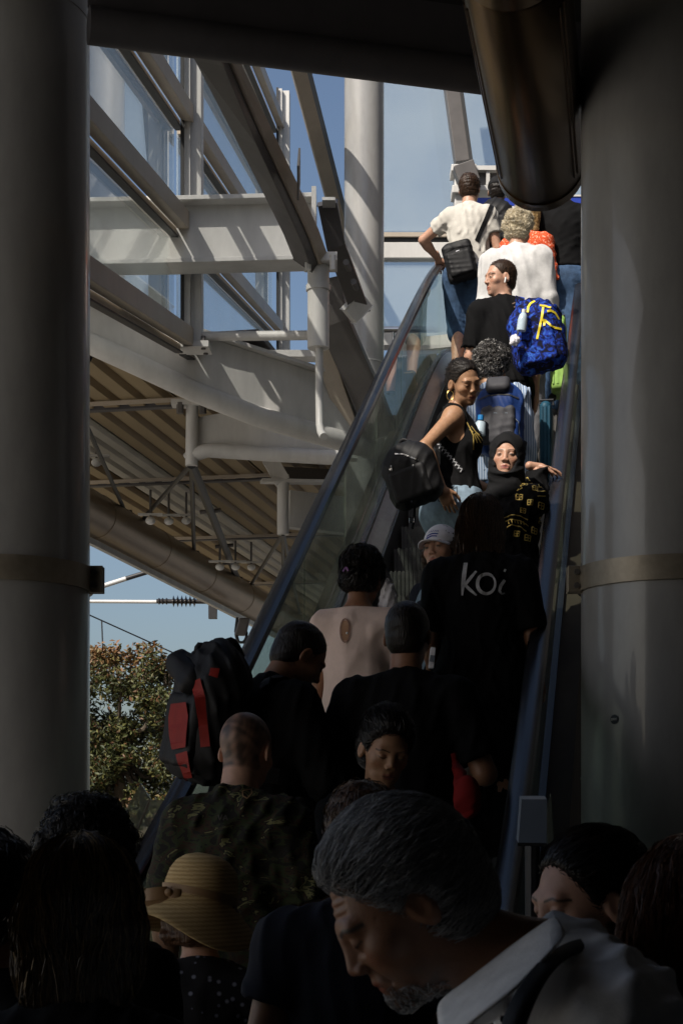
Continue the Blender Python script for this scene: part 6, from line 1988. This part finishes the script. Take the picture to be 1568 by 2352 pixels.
bt = thing('water_bottle', 'clear plastic water bottle in the side pocket of the blue patterned backpack', 'bottle', P(1199, 752, 10.42))
MB().tube([P(1196, 760, 10.4), P(1199, 735, 10.4), P(1201, 724, 10.4), P(1202, 718, 10.4)], [.030, .030, .024, .012], 14).build('bottle_body', 'bottle_clear', bt, smooth=True)
MB().tube([P(1202, 718, 10.4), P(1203, 711, 10.4)], .014, 10).build('bottle_cap', 'shoe_white', bt)
ky = thing('keyring_toy', 'small grey furry keyring hanging from the blue patterned backpack', 'keyring', P(1182, 788, 10.4))
sdf_obj('toy', [('e', P(1182, 781, 10.4), (.03, .025, .035), ID3, 0), ('e', P(1178, 788, 10.4), (.02, .018, .018), ID3, .01)], .005, 'cap_white', ky, wb=(.004, 200, 3))
MB().tube([P(1192, 752, 10.4), P(1186, 772, 10.4)], .004, 6).build('cord', 'silver', ky)
q_ = PP['grey_curly']
c = q_['chest'] + q_['Rt'] @ Vector((.06, -.20, -.05))
t, body, bv, T = backpack('blue and grey backpack worn by the person with tousled grey hair', c, rot(BK + 4, 4, 0), .27, .17, .43, 'bag_blue', mp='bag_grey', ms='bag_grey', wear=q_, zipm='bag_grey', round_=.08)
sdf_obj('top_panel', [('b', T(0, -.085, .165), (.07, .03, .05), .03, rot(BK + 4, 30), 0)], .007, 'bag_grey', t)
decal('piping', [[(-.10, -.03), (-.02, .0), (.07, -.005), (.115, -.05), (.12, -.12)]], T(0, -.02, .0), T(1, 0, 0) - T(0, 0, 0), T(0, 0, 1) - T(0, 0, 0), bv, 'panel_grey', t, width=.004, off=.006, back=.5)
for s in (-1, 1):
    decal('side_band', [[(s * .13, .16, .05), (s * .145, .0, .045), (s * .14, -.2, .05)]], c, T(1, 0, 0) - T(0, 0, 0), T(0, 0, 1) - T(0, 0, 0), bv, 'bag_grey', t, off=.003, back=.5)
bt = thing('water_bottle', 'small water bottle with a bright blue cap beside the blue and grey backpack', 'bottle', P(1103, 985, 9.3))
MB().tube([P(1101, 1000, 9.35), P(1103, 972, 9.35), P(1103, 964, 9.35)], [.032, .030, .014], 14).build('bottle_body', 'bottle_clear', bt, smooth=True)
MB().tube([P(1103, 965, 9.34), P(1104, 954, 9.34)], .018, 12).build('bottle_cap', 'bottle_cap_blue', bt)
q_ = PP['tank']
D = 8.75
c = P(945, 1090, D)
R0 = rot(20, -8, -16)
t, body, bv, T = backpack('black leather backpack with silver zips hanging behind the person in the sleeveless top', c, R0, .29, .17, .34, 'bag_black', wear=None, round_=.08, fold=.004)
zz = [[(905, 1048), (925, 1052), (945, 1062), (957, 1068)], [(945, 1078), (960, 1088), (976, 1098)], [(948, 1076), (950, 1090)], [(893, 1083), (899, 1086), (896, 1076)], [(915, 1130), (925, 1143), (945, 1157)]]
for z_ in zz:
    decal('zip', pxs([z_], (945, 1090), D, 3.2), c, (1, 0, 0), (0, 0, 1), bv, 'silver', t, off=.006, back=.5)
MB().tube(arc(P(1002, 1082, D + .1), q_['SH'][1] + Vector((-.03, .05, .02)), Vector((-.03, .06, 0))), .010, 8).build('strap', 'strap_black', t, smooth=True)
MB().tube([P(952, 1160, D), P(950, 1190, D), P(946, 1215, D)], .008, 6).build('loose_strap', 'strap_black', t)
MB().tube([P(940, 1190, D - .01), P(950, 1190, D - .01), P(950, 1200, D - .01), P(940, 1200, D - .01), P(940, 1190, D - .01)], .004, 6).build('buckle', 'silver', t)
tb = W(q_['top'])
neckl = [[(1072, 968), (1080, 985), (1086, 1000)], [(1078, 985), (1086, 992)], [(1086, 1000), (1087, 1032)], [(1088, 996), (1096, 1016)], [(1090, 994), (1105, 1014)], [(1092, 992), (1110, 1006)], [(1082, 976), (1092, 990), (1102, 996)]]
decal('gold_print', pxs(neckl, (1085, 1000), 8.9, 2.4), P(1085, 1000, 8.9), (1, 0, 0), (0, 0, 1), tb, 'print_gold', q_['root'], off=.004, back=.5)
decal('woven_strap', pxs([[(1006, 1022, 14), (1030, 1048, 14), (1060, 1084, 14)]], (1035, 1055), 8.9), P(1035, 1055, 8.9), (1, 0, 0), (0, 0, 1), tb, 'strap_black', q_['root'], off=.004, back=.5)
zg = [[(1004 + 6 * k, 1018 + 7.2 * k), (1012 + 6 * k, 1020 + 7.2 * k), (1008 + 6 * k, 1028 + 7.2 * k)] for k in range(9)]
decal('woven_pattern', pxs(zg, (1035, 1055), 8.9, 2.2), P(1035, 1055, 8.9), (1, 0, 0), (0, 0, 1), tb, 'print_white', q_['root'], off=.007, back=.5)
for s in (1, -1):
    ec = HT(q_, .083 * s, -.004, -.062)
    MB().tube([ec + Vector((.018 * math.cos(a), 0, .026 * math.sin(a))) for a in [2 * math.pi * k / 14 for k in range(15)]], .0022, 6).build('earring', 'gold', q_['root'], smooth=True)
jb = W(q_['bottom'])
pk = [[(998, 1128), (1024, 1122), (1047, 1117), (1047, 1146), (1040, 1160), (1026, 1164), (1006, 1152), (998, 1128)], [(1000, 1133), (1046, 1123)], [(990, 1110), (1015, 1112), (1060, 1106)]]
mat('seam_thread', (.05, .075, .10), .8)
decal('pocket_seam', pxs(pk, (1020, 1140), 8.9, 2.0), P(1020, 1140, 8.9), (1, 0, 0), (0, 0, 1), jb, 'seam_thread', q_['bottom'], off=.004, back=.5)
decal('belt_loop', pxs([[(1048, 1086, 5), (1044, 1100, 5)]], (1020, 1140), 8.9), P(1020, 1140, 8.9), (1, 0, 0), (0, 0, 1), jb, 'denim_light', q_['bottom'], off=.008, back=.5)

q_ = PP['redpack']
D = 5.9
c = P(478, 1635, D)
R0 = rot(56, 6, 8)
t, body, bv, T = backpack('large red and black hiking backpack worn by the person bowing the head', c, R0, .31, .20, .50, 'bag_black', mp='bag_black', wear=q_, round_=.09, fold=.010)
bv = bvhs(t)
rd = [[(414, 1618, 40), (414, 1650, 52), (414, 1690, 46), (417, 1722, 36)], [(424, 1732, 30), (430, 1760, 26), (436, 1790, 22)], [(455, 1570, 26), (468, 1610, 24), (474, 1660, 20), (480, 1720, 22)], [(390, 1566, 16), (410, 1556, 20), (430, 1553, 16)], [(490, 1552, 18), (510, 1556, 22)]]
for z_ in rd:
    decal('red_panel', pxs([z_], (478, 1635), D), c, (1, 0, 0), (0, 0, 1), bv, 'bag_red', t, off=.014, back=.9)
MB().tube(arc(P(452, 1530, D), P(490, 1512, D), Vector((-.02, 0, .06))), .012, 8).build('top_loop', 'strap_black', t, smooth=True)
MB().tube(arc(P(505, 1505, D), P(555, 1510, D), Vector((0, 0, .055))), .014, 8).build('top_loop', 'strap_black', t, smooth=True)
sdf_obj('lid', [('b', P(452, 1552, D), (.12, .09, .05), .045, rot(56, 10, 30), 0)], .008, 'bag_black', t, fold=(.006, 40, 3))

# --- koi lettering
q_ = PP['koi']
def kz(x, y, wd=24): return (694 + .3646 * x, 1184 + .3646 * y, wd * .3646)
ko = [[kz(1030, 298, 26), kz(1024, 380, 28), kz(1018, 450, 22), kz(1014, 512, 10)], [kz(1100, 358, 14), kz(1070, 395, 20), kz(1030, 445, 22)], [kz(1030, 445, 18), kz(1060, 475, 20), kz(1105, 516, 10)],
      [kz(1165 + 55 * math.cos(a), 442 + 64 * math.sin(a), 14 + 8 * math.sin(a * .5)) for a in [-.9 + 6.3 * k / 24 for k in range(25)]],
      [kz(1276, 415, 18), kz(1252, 455, 20), kz(1246, 488, 16), kz(1260, 506, 12), kz(1278, 498, 8)], [kz(1270, 350, 18), kz(1282, 356, 18)]]
dk = q_['chest'].y - .1
tb = W(q_['top'])
for nm, st in (('letter_k', ko[:3]), ('letter_o', ko[3:4]), ('letter_i', ko[4:5]), ('letter_dot', ko[5:])):
    decal(nm, pxs(st, (1110, 1340), dk), P(1110, 1340, dk), V, (0, 0, 1), tb, 'print_white', q_['top'], off=.010, back=.6)
# --- pink blouse: keyhole, button, hair clip
q_ = PP['pink']; tb = W(q_['top']); dk = q_['chest'].y - .1
kh = [[(792 + 11 * math.cos(a), 1449 + 27 * math.sin(a), 3.2) for a in [2 * math.pi * k / 24 for k in range(25)]]]
mat('piping_pink', (.30, .17, .13), .7)
decal('keyhole_piping', pxs(kh, (792, 1449), dk), P(792, 1449, dk), (1, 0, 0), (0, 0, 1), tb, 'piping_pink', q_['top'], off=.005, back=.5)
mat('keyhole_skin', SKIN['olive'], .6)
decal('keyhole_skin', pxs([[(792, 1426, 10), (792, 1440, 17), (792, 1458, 17), (792, 1472, 9)]], (792, 1449), dk), P(792, 1449, dk), (1, 0, 0), (0, 0, 1), tb, 'keyhole_skin', q_['top'], off=.003, back=.5)
hit = tb.ray_cast(P(798, 1420, dk - .5), Vector((0, 1, 0)))
MB().sphere((hit[0] if hit[0] else P(798, 1420, dk)), .006).build('button', 'earbud', q_['top'], smooth=True)
mat('clip_violet', (.25, .12, .30), .3)
MB().tube(arc(HT(q_, -.035, -.13, -.03), HT(q_, -.01, -.135, -.03), Vector((0, 0, .014))), .005, 6).build('hair_clip', 'clip_violet', q_['root'], smooth=True)
# waist tie of the blouse
sdf_obj('waist_tie', [('e', q_['waist'] + Vector((0, 0, -.12)), (.165, .135, .016), q_['Rp'], 0)], .007, 'pink_blouse', q_['root'], wb=(.003, 90, 3))
bg_ = thing('white_bag', 'crumpled white bag held in front of the person in the pink blouse', 'bag', P(889, 1400, 6.9))
sdf_obj('bag_body', [('e', P(890, 1378, 6.95), (.035, .03, .075), ID3, 0)], .007, 'cap_white', bg_, fold=(.008, 90, 5))
MB().tube(arc(P(882, 1345, 6.95), P(897, 1345, 6.95), Vector((0, 0, .03))), .003, 6).build('handle', 'cap_white', bg_)

# --- earbud, necklace, glasses-free details
q_ = PP['buzz']
MB().tube([HT(q_, -.088, .006, -.012), HT(q_, -.088, .014, -.045)], [.0062, .0045], 8).build('earbud', 'earbud', q_['root'], smooth=True)
tb = W(q_['top'])
mat('print_brown', (.13, .085, .06), .8)
le = [[(1175 + 3 * k, 700 + 9 * k, 3), (1182 + 2 * k, 696 + 9 * k, 3)] for k in range(5)]
decal('sleeve_lettering', pxs(le, (1180, 715), 10.8), P(1180, 715, 10.8), (1, 0, 0), (0, 0, 1), tb, 'print_brown', q_['top'], off=.004, back=.5)
q_ = PP['facing']
nk = [q_['nb'] + q_['Rt'] @ Vector((.075 * math.cos(a), .055 + .05 * math.sin(a), -.01 - .045 * max(0, math.sin(a)))) for a in [math.pi * (-.15 + 1.3 * k / 16) for k in range(17)]]
MB().tube(nk, .0028, 6).build('necklace', 'gold', q_['root'], smooth=True)
MB().tube(arc(HT(q_, -.075, -.05, .055), HT(q_, -.06, -.075, .06), Vector((0, 0, .008))), .003, 6).build('hair_clip', 'silver', q_['root'])
# camouflage badge and tape
q_ = PP['camo']; tb = W(q_['top']); dk = q_['chest'].y - .1
decal('name_tape', pxs([[(502, 1872, 3), (506, 1884, 3), (511, 1871, 3)], [(514, 1884, 3), (518, 1872, 3), (524, 1884, 3)], [(516, 1880, 2.4), (522, 1880, 2.4)]], (512, 1880), dk), P(512, 1880, dk), (1, 0, 0), (0, 0, 1), tb, 'print_dim', q_['top'], off=.004, back=.5)
decal('shoulder_badge', pxs([[(556, 1816), (576, 1811), (577, 1822), (568, 1834), (558, 1828), (556, 1816)]], (566, 1822), dk, 2.6), P(566, 1822, dk), (1, 0, 0), (0, 0, 1), tb, 'ribbon_tan', q_['top'], off=.004, back=.5)

# --- grey-haired man: turned-up collar and bag strap
q_ = PP['grey']; root = q_['root']
def sheet(A, B, m, name, parent, th=.003, nsub=3):
    mb = MB(); n_ = len(A)
    for i in range(n_):
        a, b = P(*A[i]), P(*B[i])
        for k in range(nsub + 1):
            u_ = k / nsub
            mb.v.append(a.lerp(b, u_) + Vector((0, -.012 * math.sin(math.pi * u_), 0)))
    for i in range(n_ - 1):
        for k in range(nsub):
            a = i * (nsub + 1) + k
            mb.f.append((a, a + 1, a + nsub + 2, a + nsub + 1))
    o = mb.build(name, m, parent, smooth=True)
    md = o.modifiers.new('sub', 'SUBSURF'); md.levels = md.render_levels = 2
    md = o.modifiers.new('solid', 'SOLIDIFY'); md.thickness = th
    return o
sheet([(1000, 2300, 1.93), (1060, 2260, 1.92), (1120, 2212, 1.91), (1190, 2158, 1.90), (1258, 2111, 1.90), (1276, 2102, 1.92)], [(1010, 2410, 1.82), (1085, 2340, 1.80), (1140, 2300, 1.79), (1186, 2268, 1.79), (1280, 2166, 1.82), (1300, 2148, 1.86)], 'white_cotton', 'collar', root)
sheet([(1030, 2310, 1.90), (1100, 2262, 1.95), (1180, 2215, 2.0), (1250, 2150, 2.08)], [(1010, 2420, 1.88), (1080, 2380, 1.92), (1160, 2330, 1.96), (1230, 2290, 2.03)], 'white_cotton', 'collar_stand', root)
st_ = thing('shoulder_strap', 'black padded bag strap over the white shirt of the grey-haired person', 'strap', P(1200, 2300, 1.9))
sheet([(1130, 2420, 1.74), (1155, 2330, 1.745), (1183, 2275, 1.755), (1228, 2212, 1.80), (1292, 2162, 1.88), (1360, 2150, 1.98)], [(1188, 2420, 1.73), (1212, 2340, 1.735), (1236, 2285, 1.745), (1264, 2234, 1.78), (1312, 2190, 1.85), (1366, 2180, 1.95)], 'strap_black', 'strap_band', st_, th=.008)
MB().tube([P(1150, 2340, 1.79), P(1205, 2345, 1.78)], .004, 6).build('strap_slider', 'frame_black', st_)

# --- luggage and loose things on the escalator
def suitcase(label, c, R, w_, d, h, m):
    T = lambda x, y, z: Vector(c) + R @ Vector((x, y, z))
    t = thing('suitcase', label, 'suitcase', T(0, 0, -h / 2))
    sdf_obj('shell', [('b', T(0, 0, 0), (w_ / 2, d / 2, h / 2), .035, R, 0)], .009, m, t)
    MB().tube([T(-.04, .0, h / 2), T(-.04, .0, h / 2 + .03), T(.04, 0, h / 2 + .03), T(.04, 0, h / 2)], .008, 6).build('handle', 'black_steel', t)
    for x in (-1, 1):
        MB().tube([T(x * w_ * .4, -.02, -h / 2 - .012), T(x * w_ * .4, .02, -h / 2 - .012)], .025, 10).build('wheel', 'black_steel', t)
    for x in (-.3, .0, .3):
        MB().bar(T(x * w_, -d / 2 - .001, -h * .42), T(x * w_, -d / 2 - .001, h * .42), .012, .006, R @ Vector((0, 1, 0))).build('rib', m, t)
suitcase('lime green suitcase wedged against the right side beside the blue patterned backpack', P(1282, 822, 11.1), rot(BK), .10, .30, .50, 'lime_case')
suitcase('dark teal suitcase behind the person in the striped shirt, by the right skirting', P(1254, 1020, 9.9), rot(BK), .07, .28, .46, 'teal_case')
rd_ = thing('red_bag', 'crumpled red bag hanging at the right of the broad person in black', 'bag', P(1075, 1860, 5.3))
sdf_obj('bag_body', [('e', P(1072, 1830, 5.35), (.045, .04, .07), ID3, 0), ('c', P(1045, 1750, 5.5), P(1060, 1800, 5.4), .012, .025, .03)], .008, 'red_cloth', rd_, fold=(.010, 60, 5))
MB().tube([P(1040, 1730, 5.5), P(1046, 1752, 5.5)], .01, 6).build('strap', 'red_cloth', rd_)
ph = thing('white_phone', 'small white phone-like case beside the koi shirt', 'phone', P(992, 1535, 6.9))
MB().bar(P(994, 1488, 6.9), P(989, 1536, 6.9), .022, .05, (0, -1, 0)).build('case', 'cap_white', ph, bevel=.004)
MB().bar(P(993, 1505, 6.87), P(991, 1520, 6.87), .02, .004, (0, -1, 0)).build('label_strip', 'panel_grey', ph)
